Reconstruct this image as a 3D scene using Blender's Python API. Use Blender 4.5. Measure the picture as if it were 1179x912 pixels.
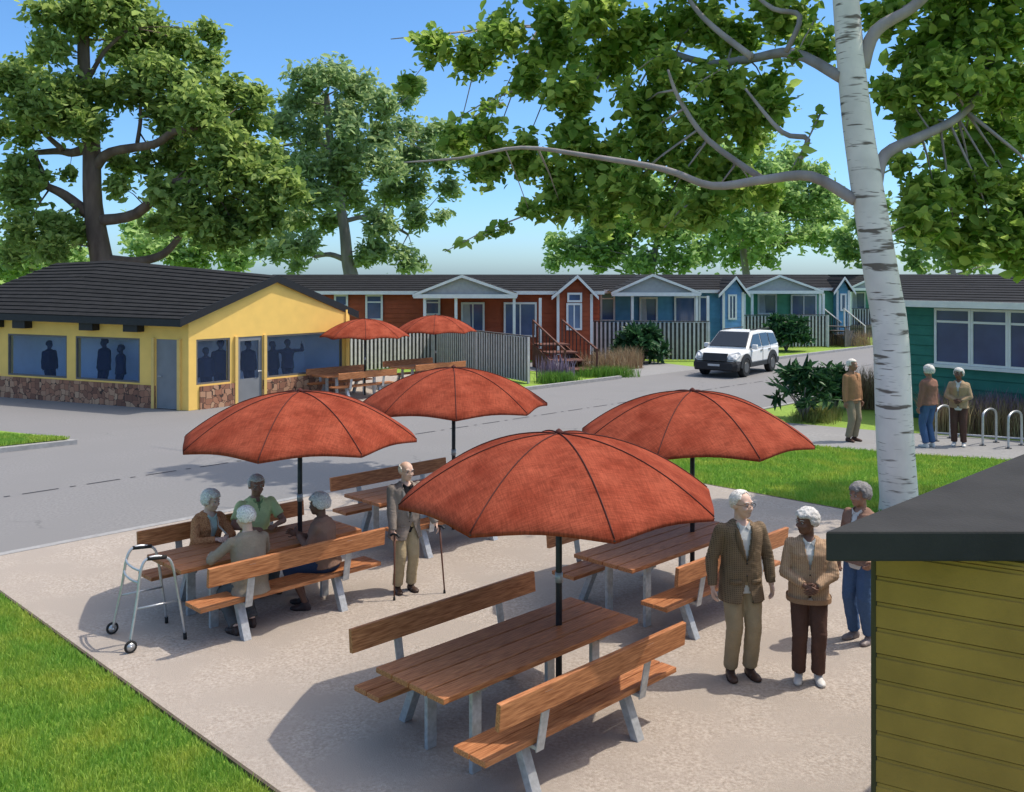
import bpy, bmesh, math, random
import numpy as np
from mathutils import Vector, Matrix, Euler
from mathutils.bvhtree import BVHTree

random.seed(7); np.random.seed(7)
for o in list(bpy.data.objects): bpy.data.objects.remove(o)
S = bpy.context.scene
C = S.collection
R = math.radians
pi = math.pi

# ------------------------------------------------------------ camera, world, sun
H = 3.9; F = 1095.0; HY = 316.0; CX = 589.5      # camera height, focal in photo px, horizon row
cam = bpy.data.cameras.new('camera'); camo = bpy.data.objects.new('camera', cam); C.objects.link(camo)
camo.location = (0, 0, H); camo.rotation_euler = (pi/2, 0, 0)
cam.sensor_width = 36; cam.lens = 36*F/1179.0
cam.shift_y = -(456-HY)/1179.0; cam.clip_end = 3000; cam.clip_start = .1
S.camera = camo
SUN = Vector((1.2, .27, 2.15)).normalized()       # towards the sun
w = bpy.data.worlds.new('World'); S.world = w; w.use_nodes = True
nt = w.node_tree; bg = nt.nodes['Background']
sky = nt.nodes.new('ShaderNodeTexSky'); sky.sky_type = 'NISHITA'; sky.sun_disc = False
sky.sun_elevation = math.asin(SUN.z); sky.sun_rotation = math.atan2(SUN.x, SUN.y)
sky.air_density = 0.7; sky.dust_density = 1.0; sky.ozone_density = 1.8; sky.altitude = 0
# clear blue low down, unseen zenith brightened for fill: one colour factor by elevation
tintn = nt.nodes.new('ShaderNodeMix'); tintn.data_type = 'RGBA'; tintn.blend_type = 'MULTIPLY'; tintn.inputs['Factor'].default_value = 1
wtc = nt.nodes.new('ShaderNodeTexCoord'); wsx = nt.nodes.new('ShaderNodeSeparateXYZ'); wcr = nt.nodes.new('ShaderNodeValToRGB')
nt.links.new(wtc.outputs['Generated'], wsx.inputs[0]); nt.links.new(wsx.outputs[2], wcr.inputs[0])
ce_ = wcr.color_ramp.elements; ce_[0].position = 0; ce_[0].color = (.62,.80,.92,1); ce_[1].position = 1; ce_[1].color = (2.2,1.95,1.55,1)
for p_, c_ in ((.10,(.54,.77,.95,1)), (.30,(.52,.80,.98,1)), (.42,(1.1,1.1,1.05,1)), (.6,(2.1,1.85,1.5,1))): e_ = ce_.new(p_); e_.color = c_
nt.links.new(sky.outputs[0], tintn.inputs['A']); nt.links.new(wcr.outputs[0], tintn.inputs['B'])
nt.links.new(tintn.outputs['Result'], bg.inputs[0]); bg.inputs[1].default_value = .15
sl = bpy.data.lights.new('sun', 'SUN'); sl.energy = 2.4; sl.angle = R(.6); sl.color = (1, .93, .82)
so = bpy.data.objects.new('sun', sl); C.objects.link(so); so.rotation_euler = SUN.to_track_quat('Z', 'Y').to_euler()
S.view_settings.view_transform = 'Standard'; S.view_settings.look = 'None'
S.view_settings.exposure = .64; S.view_settings.gamma = 1

def G(px, py, z=0.0):
    Y = F*(H-z)/(py-HY); return Vector(((px-CX)*Y/F, Y, z))
def PP(px, py, Y):
    return Vector(((px-CX)*Y/F, Y, H-(py-HY)*Y/F))

# ------------------------------------------------------------ materials
MATS = {}
def mat(name, col, rough=.7, var=.15, scale=6., bump=0., bscale=40., metal=0., stretch=(1,1,1), col2=None, island=0., spec=.3, detail=5., sheen=0):
    if name in MATS: return MATS[name]
    m = bpy.data.materials.new(name); m.use_nodes = True; n = m.node_tree.nodes; l = m.node_tree.links
    b = n['Principled BSDF']; b.inputs['Roughness'].default_value = rough; b.inputs['Metallic'].default_value = metal
    b.inputs['Specular IOR Level'].default_value = spec
    if sheen: b.inputs['Sheen Weight'].default_value = sheen
    tc = n.new('ShaderNodeTexCoord'); mp = n.new('ShaderNodeMapping'); mp.inputs['Scale'].default_value = stretch
    l.new(tc.outputs['Object'], mp.inputs[0])
    no = n.new('ShaderNodeTexNoise'); no.inputs['Scale'].default_value = scale; no.inputs['Detail'].default_value = detail
    l.new(mp.outputs[0], no.inputs[0])
    cr = n.new('ShaderNodeValToRGB'); cr.color_ramp.elements[0].position = .3; cr.color_ramp.elements[1].position = .7
    c2 = col2 if col2 else tuple(min(1, c*(1+var)) for c in col)
    c1 = col if col2 else tuple(c*(1-var) for c in col)
    cr.color_ramp.elements[0].color = (*c1, 1); cr.color_ramp.elements[1].color = (*c2, 1)
    l.new(no.outputs[0], cr.inputs[0]); out = cr.outputs[0]
    if island:
        ge = n.new('ShaderNodeNewGeometry'); hs = n.new('ShaderNodeHueSaturation')
        mr = n.new('ShaderNodeMapRange'); mr.inputs[3].default_value = 1-island; mr.inputs[4].default_value = 1+island
        l.new(ge.outputs['Random Per Island'], mr.inputs[0]); l.new(mr.outputs[0], hs.inputs['Value']); l.new(out, hs.inputs['Color']); out = hs.outputs[0]
    l.new(out, b.inputs['Base Color'])
    if bump:
        n2 = n.new('ShaderNodeTexNoise'); n2.inputs['Scale'].default_value = bscale; n2.inputs['Detail'].default_value = 3
        l.new(mp.outputs[0], n2.inputs[0])
        bp = n.new('ShaderNodeBump'); bp.inputs['Strength'].default_value = bump; bp.inputs['Distance'].default_value = .01
        l.new(n2.outputs[0], bp.inputs['Height']); l.new(bp.outputs[0], b.inputs['Normal'])
    MATS[name] = m; return m

def leafmat(name, ca, cb, trans=.35, rough=.55):
    if name in MATS: return MATS[name]
    m = bpy.data.materials.new(name); m.use_nodes = True; n = m.node_tree.nodes; l = m.node_tree.links
    b = n['Principled BSDF']; b.inputs['Roughness'].default_value = rough; b.inputs['Specular IOR Level'].default_value = .25
    ge = n.new('ShaderNodeNewGeometry'); cr = n.new('ShaderNodeValToRGB')
    cr.color_ramp.elements[0].color = (*ca, 1); cr.color_ramp.elements[1].color = (*cb, 1)
    l.new(ge.outputs['Random Per Island'], cr.inputs[0])
    l.new(cr.outputs[0], b.inputs['Base Color'])
    t = n.new('ShaderNodeBsdfTranslucent'); l.new(cr.outputs[0], t.inputs[0])
    mx = n.new('ShaderNodeMixShader'); mx.inputs[0].default_value = trans
    l.new(b.outputs[0], mx.inputs[1]); l.new(t.outputs[0], mx.inputs[2])
    l.new(mx.outputs[0], n['Material Output'].inputs[0])
    MATS[name] = m; return m

def nodes_of(m): return m.node_tree.nodes, m.node_tree.links, m.node_tree.nodes['Principled BSDF']

wood = mat('wood', (.24, .078, .026), .55, .0, 5, .25, 30, stretch=(1.2, 16, 16), col2=(.56, .24, .10), island=.16)
steel = mat('galvanised_steel', (.42, .43, .44), .45, .18, 25, .05, metal=.35)
chrome = mat('brushed_aluminium', (.5, .51, .52), .35, .1, 25, metal=.6)
darkmetal = mat('dark_metal', (.04, .042, .045), .45, .2, 20, metal=.3)
black = mat('black_paint', (.018, .018, .02), .5, .2, 12)
rubber = mat('rubber', (.02, .02, .02), .8, .2, 30)
white = mat('white_trim', (.72, .72, .70), .55, .06, 4)
roofm = mat('roof_shingle', (.014, .014, .0145), .95, .3, 3, .5, 60, island=.2, stretch=(1, 1, 1))
roofpl = mat('roof_felt', (.014, .014, .015), .95, .25, 2.5, .4, 50)

def cloth(name, a, b, kind='weave', sc=90.):
    if name in MATS: return MATS[name]
    m = mat(name, a, .9, .15, 8, .3, 150, spec=.1); n, l, bs = nodes_of(m)
    tc = n.new('ShaderNodeTexCoord'); base = bs.inputs['Base Color'].links[0].from_socket
    if kind == 'plaid':
        ck = n.new('ShaderNodeTexWave'); ck.bands_direction = 'X'; ck.inputs['Scale'].default_value = sc*.12
        ck2 = n.new('ShaderNodeTexWave'); ck2.bands_direction = 'Z'; ck2.inputs['Scale'].default_value = sc*.12
        l.new(tc.outputs['Object'], ck.inputs[0]); l.new(tc.outputs['Object'], ck2.inputs[0])
        mm = n.new('ShaderNodeMath'); mm.operation = 'MULTIPLY'; l.new(ck.outputs['Fac'], mm.inputs[0]); l.new(ck2.outputs['Fac'], mm.inputs[1]); fac = mm.outputs[0]
    elif kind == 'knit':
        ck = n.new('ShaderNodeTexWave'); ck.bands_direction = 'X'; ck.inputs['Scale'].default_value = sc*.1; ck.inputs['Distortion'].default_value = 3; ck.inputs['Detail Scale'].default_value = 6
        l.new(tc.outputs['Object'], ck.inputs[0]); fac = ck.outputs['Fac']
    else:
        ck = n.new('ShaderNodeTexVoronoi'); ck.inputs['Scale'].default_value = sc
        l.new(tc.outputs['Object'], ck.inputs[0]); fac = ck.outputs['Distance']
    mx = n.new('ShaderNodeMix'); mx.data_type = 'RGBA'; l.new(fac, mx.inputs['Factor']); l.new(base, mx.inputs['A']); mx.inputs['B'].default_value = (*b, 1)
    l.new(mx.outputs['Result'], bs.inputs['Base Color']); return m

# canopy fabric
canvas = mat('rust_canvas', (.20, .036, .018), .9, .0, 3.2, .5, 260, col2=(.34, .078, .042), spec=.05, detail=9)
n, l, bs = nodes_of(canvas)
tc = n.new('ShaderNodeTexCoord'); base = bs.inputs['Base Color'].links[0].from_socket; prev = base
for ax_ in 'XY':
    wv = n.new('ShaderNodeTexNoise'); mp = n.new('ShaderNodeMapping'); mp.inputs['Scale'].default_value = (130, 9, 9) if ax_ == 'X' else (9, 130, 9)
    l.new(tc.outputs['Object'], mp.inputs[0]); l.new(mp.outputs[0], wv.inputs[0]); wv.inputs['Scale'].default_value = 1
    wr_ = n.new('ShaderNodeMapRange'); wr_.inputs[1].default_value = .35; wr_.inputs[2].default_value = .65; wr_.inputs[3].default_value = .55; wr_.inputs[4].default_value = 1.35; l.new(wv.outputs[0], wr_.inputs[0])
    mx = n.new('ShaderNodeMix'); mx.data_type = 'RGBA'; mx.blend_type = 'MULTIPLY'; mx.inputs['Factor'].default_value = .42; l.new(prev, mx.inputs['A']); l.new(wr_.outputs[0], mx.inputs['B']); prev = mx.outputs['Result']
l.new(prev, bs.inputs['Base Color'])
# ground materials
def groundmat(name, ca, cb, cc, s1, s2, bump, bs_, rough=.9):
    m = mat(name, ca, rough, 0, s1, bump, bs_, col2=cb, detail=8); n, l, b = nodes_of(m)
    tc = n.new('ShaderNodeTexCoord'); no = n.new('ShaderNodeTexNoise'); no.inputs['Scale'].default_value = s2; no.inputs['Detail'].default_value = 6
    l.new(tc.outputs['Object'], no.inputs[0]); r = n.new('ShaderNodeValToRGB'); r.color_ramp.elements[0].position = .42; r.color_ramp.elements[1].position = .62
    l.new(no.outputs[0], r.inputs[0]); mx = n.new('ShaderNodeMix'); mx.data_type = 'RGBA'; l.new(r.outputs[0], mx.inputs['Factor'])
    base = b.inputs['Base Color'].links[0].from_socket; l.new(base, mx.inputs['A']); mx.inputs['B'].default_value = (*cc, 1)
    l.new(mx.outputs['Result'], b.inputs['Base Color']); return m
plazam = groundmat('exposed_aggregate', (.285, .240, .198), (.47, .41, .355), (.35, .302, .258), 38, 1.3, .7, 110)
asphalt = groundmat('asphalt', (.175, .170, .168), (.235, .230, .228), (.20, .195, .193), 22, .6, .25, 120)
def cracks(m, sc, wd, col, warp=.6):
    n, l, b = nodes_of(m); tc = n.new('ShaderNodeTexCoord'); no = n.new('ShaderNodeTexNoise'); no.inputs['Scale'].default_value = 1.5; no.inputs['Detail'].default_value = 6; l.new(tc.outputs['Object'], no.inputs[0])
    va = n.new('ShaderNodeVectorMath'); va.operation = 'MULTIPLY_ADD'; va.inputs[1].default_value = (warp,)*3; l.new(no.outputs['Color'], va.inputs[0]); l.new(tc.outputs['Object'], va.inputs[2])
    vo = n.new('ShaderNodeTexVoronoi'); vo.feature = 'DISTANCE_TO_EDGE'; vo.inputs['Scale'].default_value = sc; l.new(va.outputs[0], vo.inputs[0])
    n2 = n.new('ShaderNodeTexNoise'); n2.inputs['Scale'].default_value = .35; l.new(tc.outputs['Object'], n2.inputs[0])
    lt = n.new('ShaderNodeMapRange'); lt.inputs[1].default_value = 0; lt.inputs[2].default_value = wd; lt.inputs[3].default_value = .75; lt.inputs[4].default_value = 0; l.new(vo.outputs['Distance'], lt.inputs[0])
    gt_ = n.new('ShaderNodeMapRange'); gt_.inputs[1].default_value = .5; gt_.inputs[2].default_value = .6; l.new(n2.outputs[0], gt_.inputs[0])
    mm = n.new('ShaderNodeMath'); mm.operation = 'MULTIPLY'; l.new(lt.outputs[0], mm.inputs[0]); l.new(gt_.outputs[0], mm.inputs[1])
    mx = n.new('ShaderNodeMix'); mx.data_type = 'RGBA'; base = b.inputs['Base Color'].links[0].from_socket; l.new(mm.outputs[0], mx.inputs['Factor']); l.new(base, mx.inputs['A']); mx.inputs['B'].default_value = (*col, 1); l.new(mx.outputs['Result'], b.inputs['Base Color'])
cracks(asphalt, .16, .005, (.12,.12,.12), 1.2)
pathm = groundmat('path_concrete', (.22, .218, .215), (.29, .287, .283), (.245, .242, .24), 12, .9, .2, 90)
kerbm = mat('kerb_concrete', (.30, .295, .29), .85, .15, 8, .2)
grassm = groundmat('grass_soil', (.18, .29, .035), (.26, .38, .06), (.20, .31, .045), 9, 1.2, .8, 60)
blade = leafmat('grass_blade', (.24,.38,.05), (.44,.56,.13), .45)
_n = blade.node_tree.nodes; _l = blade.node_tree.links; _tc = _n.new('ShaderNodeTexCoord'); _no = _n.new('ShaderNodeTexNoise'); _no.inputs['Scale'].default_value = 1.6; _no.inputs['Detail'].default_value = 6
_l.new(_tc.outputs['Object'], _no.inputs[0]); _r = _n.new('ShaderNodeValToRGB'); _r.color_ramp.elements[0].position = .45; _r.color_ramp.elements[0].color = (.72,.92,.75,1); _r.color_ramp.elements[1].position = .68; _r.color_ramp.elements[1].color = (1.25,1.08,.95,1)
_l.new(_no.outputs[0], _r.inputs[0]); _m = _n.new('ShaderNodeMix'); _m.data_type = 'RGBA'; _m.blend_type = 'MULTIPLY'; _m.inputs['Factor'].default_value = 1
_cr = [x for x in _n if x.type == 'VALTORGB' and x is not _r and x != _r][0]; _tg = [k.to_socket for k in _cr.outputs[0].links]
_l.new(_cr.outputs[0], _m.inputs['A']); _l.new(_r.outputs[0], _m.inputs['B'])
for _t in _tg: _l.new(_m.outputs['Result'], _t)

# ------------------------------------------------------------ object helpers
def link(o, parent=None):
    C.objects.link(o)
    if parent: o.parent = parent
    return o
def thing(name, label, cat, loc=(0,0,0), rz=0, group=None, scale=1):
    o = bpy.data.objects.new(name, None); C.objects.link(o); o.location = loc; o.rotation_euler = (0,0,rz); o.scale = (scale,)*3
    o.empty_display_size = .2
    o['label'] = label; o['category'] = cat
    if group: o['group'] = group
    return o
def tag(o, label, cat, group=None):
    o['label'] = label; o['category'] = cat
    if group: o['group'] = group
    return o
def part(name, bm, m, parent=None, smooth=False, off=None, bevel=0):
    if off is not None: bmesh.ops.translate(bm, vec=-Vector(off), verts=bm.verts)
    bmesh.ops.recalc_face_normals(bm, faces=bm.faces)
    me = bpy.data.meshes.new(name); bm.to_mesh(me); bm.free()
    ms = m if isinstance(m, (list, tuple)) else [m]
    for x in ms: me.materials.append(x)
    if smooth: me.polygons.foreach_set('use_smooth', [True]*len(me.polygons))
    o = bpy.data.objects.new(name, me); link(o, parent)
    if bevel:
        b = o.modifiers.new('bevel', 'BEVEL'); b.width = bevel; b.segments = 2; b.limit_method = 'ANGLE'
    return o
def struct(name, bm, m):
    o = part(name, bm, m); o['kind'] = 'structure'; return o
def dup(root, loc, rz=0, label=None, group=None):
    r = root.copy(); C.objects.link(r); r.location = loc; r.rotation_euler = (0,0,rz)
    if label: r['label'] = label
    if group: r['group'] = group
    for ch in list(root.children):
        c = ch.copy(); C.objects.link(c); c.parent = r
        for g in list(ch.children):
            d = g.copy(); C.objects.link(d); d.parent = c
    return r
def box(bm, lo, hi, M=None):
    vs = [bm.verts.new((x, y, z)) for x in (lo[0], hi[0]) for y in (lo[1], hi[1]) for z in (lo[2], hi[2])]
    if M is not None:
        for v in vs: v.co = M @ v.co
    for f in ((0,1,3,2),(4,6,7,5),(0,4,5,1),(2,3,7,6),(0,2,6,4),(1,5,7,3)): bm.faces.new([vs[i] for i in f])
def bar(bm, p, q, w_, d_, up=Vector((0,0,1))):
    p = Vector(p); q = Vector(q); z = (q-p).normalized()
    x = z.cross(up)
    if x.length < 1e-3: x = Vector((1,0,0))
    x.normalize(); y = z.cross(x)
    M = Matrix((x, y, z)).transposed().to_4x4(); M.translation = p
    box(bm, (-w_/2, -d_/2, 0), (w_/2, d_/2, (q-p).length), M)
def tube(bm, pts, rad, seg=10, cap=True):
    pts = [Vector(p) for p in pts]
    if not isinstance(rad, (list, tuple)): rad = [rad]*len(pts)
    rings = []; nrm = None
    for i, p in enumerate(pts):
        t = (pts[min(i+1, len(pts)-1)]-pts[max(i-1, 0)]).normalized()
        if nrm is None: nrm = t.orthogonal().normalized()
        nrm = (nrm - t*nrm.dot(t)).normalized(); b = t.cross(nrm)
        rings.append([bm.verts.new(p+(nrm*math.cos(a)+b*math.sin(a))*rad[i]) for a in [2*pi*k/seg for k in range(seg)]])
    for a, b in zip(rings, rings[1:]):
        for k in range(seg): bm.faces.new((a[k], a[(k+1)%seg], b[(k+1)%seg], b[k]))
    if cap: bm.faces.new(rings[0][::-1]); bm.faces.new(rings[-1])
def spline(pts, n=5):
    pts = [Vector(p) for p in pts]; out = []
    for i in range(len(pts)-1):
        p0 = pts[max(i-1,0)]; p1 = pts[i]; p2 = pts[i+1]; p3 = pts[min(i+2,len(pts)-1)]
        for k in range(n):
            t = k/n; out.append(.5*((2*p1)+(p2-p0)*t+(2*p0-5*p1+4*p2-p3)*t*t+(3*p1-p0-3*p2+p3)*t**3))
    out.append(pts[-1]); return out
def ell(bm, c, rad, rot=None, sub=3):
    M = Matrix.Translation(Vector(c)) @ (rot.to_4x4() if rot is not None else Matrix.Identity(4)) @ Matrix.Diagonal((*rad, 1))
    bmesh.ops.create_icosphere(bm, subdivisions=sub, radius=1, matrix=M)
def loft(bm, rings):
    vr = [[bm.verts.new(p) for p in r] for r in rings]; k_ = len(vr[0])
    for a, b in zip(vr, vr[1:]):
        for k in range(k_): bm.faces.new((a[k], a[(k+1)%k_], b[(k+1)%k_], b[k]))
    bm.faces.new(vr[0][::-1]); bm.faces.new(vr[-1])
def poly(bm, pts, th=0):
    vs = [bm.verts.new(p) for p in pts]; f = bm.faces.new(vs)
    if th:
        b = [bm.verts.new(Vector(p)-Vector((0,0,th))) for p in pts]; bm.faces.new(b[::-1]); k_ = len(vs)
        for i in range(k_): bm.faces.new((vs[i], b[i], b[(i+1)%k_], vs[(i+1)%k_]))
def prism(bm, pts, d):
    d = Vector(d); a = [bm.verts.new(p) for p in pts]; b = [bm.verts.new(Vector(p)+d) for p in pts]; k_ = len(a)
    bm.faces.new(a); bm.faces.new(b[::-1])
    for i in range(k_): bm.faces.new((a[i], b[i], b[(i+1)%k_], a[(i+1)%k_]))
NB = bmesh.new

# ============================================================ GROUND
def sheet(name, pts, z, m):
    bm = NB(); poly(bm, [(p[0], p[1], z) for p in pts]); return struct(name, bm, m)
bm = NB(); bmesh.ops.create_grid(bm, x_segments=2, y_segments=2, size=900); bmesh.ops.translate(bm, vec=(0, 300, -.012), verts=bm.verts); struct('ground', bm, grassm)
D = Vector((.7071, .7071, 0)); N = Vector((.7071, -.7071, 0))     # along the road, towards the plaza
O = Vector((0, 20.4, 0))                                          # a point on the near kerb line
def L(a, b): return O + D*a + N*b                                 # a along the road, b towards the plaza (neg = across)
RW = 7.8
sheet('road', [L(-60, 0), L(140, 0), L(140, -RW), L(-60, -RW)], 0, asphalt)
lot = [L(-60,-RW), L(4.0,-RW), L(4.0,-RW-8), L(8, -RW-30), L(-60,-RW-30)]
sheet('parking_lot', [(p.x, p.y) for p in lot], -.004, asphalt)
# far kerb east of the lot
bm = NB()
for a0, a1 in ((4.4, 13.6), (19.2, 90)):
    p = [L(a0, -RW), L(a1, -RW), L(a1, -RW-.16), L(a0, -RW-.16)]; poly(bm, [(q.x, q.y, .11) for q in p], .12)
p = [L(-7.1+.5, .0), L(12.6, .0), L(12.6, .14), L(-16, .14), L(-16, 0)]; poly(bm, [(q.x, q.y, .022) for q in p], .03)
struct('kerb', bm, kerbm)
bm = NB(); p = [L(13.6,-RW), L(19.2,-RW), L(21,-RW-7), L(13.2,-RW-7)]; poly(bm, [(q.x,q.y,.002) for q in p]); struct('driveway', bm, pathm)
# plaza: x+y between 5.4 and 21.2, right of the near kerb line
def XY(s, d): # s = x+y, d = y-x
    return Vector(((s-d)/2, (s+d)/2, 0))
bm = NB(); pz = [XY(5.4, 20.2), XY(21.2, 20.2), XY(21.2, -30), XY(5.4, -30)]
poly(bm, [(q.x, q.y, .015) for q in pz], .02); struct('plaza', bm, plazam)
bm = NB(); q = [XY(5.4, 20.2), XY(5.4, -30), XY(5.36, -30), XY(5.36, 20.2)]; poly(bm, [(v.x, v.y, .02) for v in q], .03)
q = [XY(21.2, 16.5), XY(21.2, -30), XY(21.24, -30), XY(21.24, 16.5)]; poly(bm, [(v.x, v.y, .02) for v in q], .03)
struct('lawn_edging', bm, mat('edging', (.10, .08, .06), .9, .2))
# path across the lawn
pa = [G(935,514), G(1054,524), G(1156,530), G(1330,541), G(1330,519.5), G(1179,509), G(1008,496.5), G(921,489)]
lf = pa[0] + (pa[0]-pa[1])*1.6; lb = pa[-1] + (pa[-1]-pa[-2])*2.2
pp = [lf]+pa+[lb]
bm = NB(); poly(bm, [(q.x,q.y,.02) for q in pp], .03); struct('path', bm, pathm)
# small grass island with kerb at the left
isl = [G(89,511.5), G(-300,555), G(-300,474), G(0,501)]
bm = NB(); poly(bm, [(q.x,q.y,.10) for q in isl], .11); struct('traffic_island', bm, kerbm)
ce = sum(isl, Vector())/4
bm = NB(); poly(bm, [(ce.x+(q.x-ce.x)*.95, ce.y+(q.y-ce.y)*.93, .13) for q in isl], .02); struct('island_turf', bm, grassm)
# dash-dot centre line
bm = NB(); a = -40
while a < 60:
    for s0, s1 in ((0, .62), (.82, .92)):
        p = [L(a+s0, -3.62), L(a+s1, -3.62), L(a+s1, -3.68), L(a+s0, -3.68)]; poly(bm, [(q.x,q.y,.004) for q in p])
    a += 1.12
struct('centre_line', bm, mat('dark_line', (.03,.03,.035), .8, .3, 10))
# paving beside the yellow building under the far tables
q = [G(372,463), G(470,463), G(600,447), G(520,428), G(400,432)]
bm = NB(); poly(bm, [(v.x,v.y,.006) for v in q]); struct('patio', bm, plazam)

# grass blades (stuff)
def grass_field(name, pts, n, hmin, hmax, wid, m, z=0, lean=.5):
    pts = np.asarray(pts)[:n]; n = len(pts)
    ang = np.random.rand(n)*2*pi; h = hmin+(hmax-hmin)*np.random.rand(n); la = (np.random.rand(n)-.5)*2*lean
    lx = np.cos(ang*3.1)*la*h; ly = np.sin(ang*3.1)*la*h
    dx = np.cos(ang)*wid/2; dy = np.sin(ang)*wid/2
    V = np.zeros((n, 5, 3))
    V[:,0] = np.c_[pts[:,0]-dx, pts[:,1]-dy, np.full(n, z)]; V[:,1] = np.c_[pts[:,0]+dx, pts[:,1]+dy, np.full(n, z)]
    V[:,2] = np.c_[pts[:,0]+dx*.8+lx*.35, pts[:,1]+dy*.8+ly*.35, z+h*.6]; V[:,3] = np.c_[pts[:,0]-dx*.8+lx*.35, pts[:,1]-dy*.8+ly*.35, z+h*.6]
    V[:,4] = np.c_[pts[:,0]+lx, pts[:,1]+ly, z+h]
    base = np.arange(n)[:,None]*5
    loops = np.concatenate([base+np.array([0,1,2,3]), base+np.array([3,2,4])], 1).ravel()
    me = bpy.data.meshes.new(name); me.vertices.add(n*5); me.vertices.foreach_set('co', V.ravel())
    me.loops.add(len(loops)); me.loops.foreach_set('vertex_index', loops.astype(np.int32))
    ls = (np.arange(n)[:,None]*7+np.array([0,4])).ravel(); me.polygons.add(2*n); me.polygons.foreach_set('loop_start', ls.astype(np.int32))
    me.update(calc_edges=True); me.validate(); me.materials.append(m)
    o = bpy.data.objects.new(name, me); C.objects.link(o); return o
def in_poly(P, x, y):
    r = np.zeros(len(x), bool); j = len(P)-1
    for i in range(len(P)):
        xi, yi = P[i][0], P[i][1]; xj, yj = P[j][0], P[j][1]
        c = ((yi > y) != (yj > y)) & (x < (xj-xi)*(y-yi)/(yj-yi+1e-12)+xi); r ^= c; j = i
    return r
def scatter(P, n):
    P = [(p[0], p[1]) for p in P]; a = np.array(P); lo = a.min(0); hi = a.max(0); out = []; c = 0
    while c < n:
        q = lo+(hi-lo)*np.random.rand(n*3, 2); q = q[in_poly(P, q[:,0], q[:,1])]; out.append(q); c += len(q)
    return np.concatenate(out)[:n]
near = [G(0,683), G(305,912), G(250,1000), G(-200,1000), G(-250,600)]
near = [G(-40,655), G(345,940), G(250,1010), G(-250,1010), G(-250,640)]
near = [p for p in near]
q = scatter(near, 110000); q = q[(q[:,0]+q[:,1]) < 5.33+.07*np.random.rand(len(q))**2]
g = grass_field('grass', q, 110000, .03, .085, .009, blade, -.012, .7); g['kind'] = 'stuff'; tag(g, 'bright green mown lawn left of the plaza in the near corner', 'grass')
lawn = [XY(21.3, 16.5), XY(21.3, 4), G(1330,541), pa[2], pa[1], pa[0], lf]
q = scatter(lawn, 90000)
g = grass_field('grass', q, 90000, .04, .10, .014, blade, -.012, .7); g['kind'] = 'stuff'; tag(g, 'green lawn between the plaza and the grey path, round the white tree trunk', 'grass')
q = scatter([G(-60,503), G(80,511.5), G(-60,526)], 9000)
g = grass_field('grass', q, 9000, .05, .10, .02, blade, .12, .6); g['kind'] = 'stuff'; tag(g, 'green turf on the small kerbed island left of the road', 'grass')

# ============================================================ TREES AND PLANTS
def leafmesh(name, cen, size, asp, m, parent=None, off=(0,0,0), up=.35, dirs=None, svar=.35, fold=.18):
    cen = np.asarray(cen)-np.asarray(off)[None,:]; n = len(cen)
    d = np.random.randn(n,3); d[:,2] = d[:,2]*.6-.25
    if dirs is not None: d = d*.45+dirs
    d /= np.linalg.norm(d,axis=1)[:,None]
    nr = np.random.randn(n,3); nr[:,2] += up*3
    nr -= d*(nr*d).sum(1)[:,None]; nr /= np.linalg.norm(nr,axis=1)[:,None]
    s = np.cross(d, nr); Lh = size*(1+svar*np.random.randn(n)).clip(.45,1.8); W = Lh*asp
    Lh = Lh[:,None]; W = W[:,None]
    V = np.zeros((n,6,3)); V[:,0] = cen-d*Lh*.5; V[:,3] = cen+d*Lh*.5-nr*Lh*.06
    V[:,1] = cen-d*Lh*.18+s*W*.5+nr*W*fold; V[:,2] = cen+d*Lh*.17+s*W*.42+nr*W*fold
    V[:,5] = cen-d*Lh*.18-s*W*.5+nr*W*fold; V[:,4] = cen+d*Lh*.17-s*W*.42+nr*W*fold
    base = np.arange(n)[:,None]*6
    loops = np.concatenate([base+np.array([0,1,2,3]), base+np.array([0,3,4,5])],1).ravel()
    me = bpy.data.meshes.new(name); me.vertices.add(n*6); me.vertices.foreach_set('co', V.ravel())
    me.loops.add(len(loops)); me.loops.foreach_set('vertex_index', loops.astype(np.int32))
    me.polygons.add(2*n); me.polygons.foreach_set('loop_start', (np.arange(2*n)*4).astype(np.int32))
    me.update(calc_edges=True); me.materials.append(m)
    o = bpy.data.objects.new(name, me); link(o, parent); return o

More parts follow.
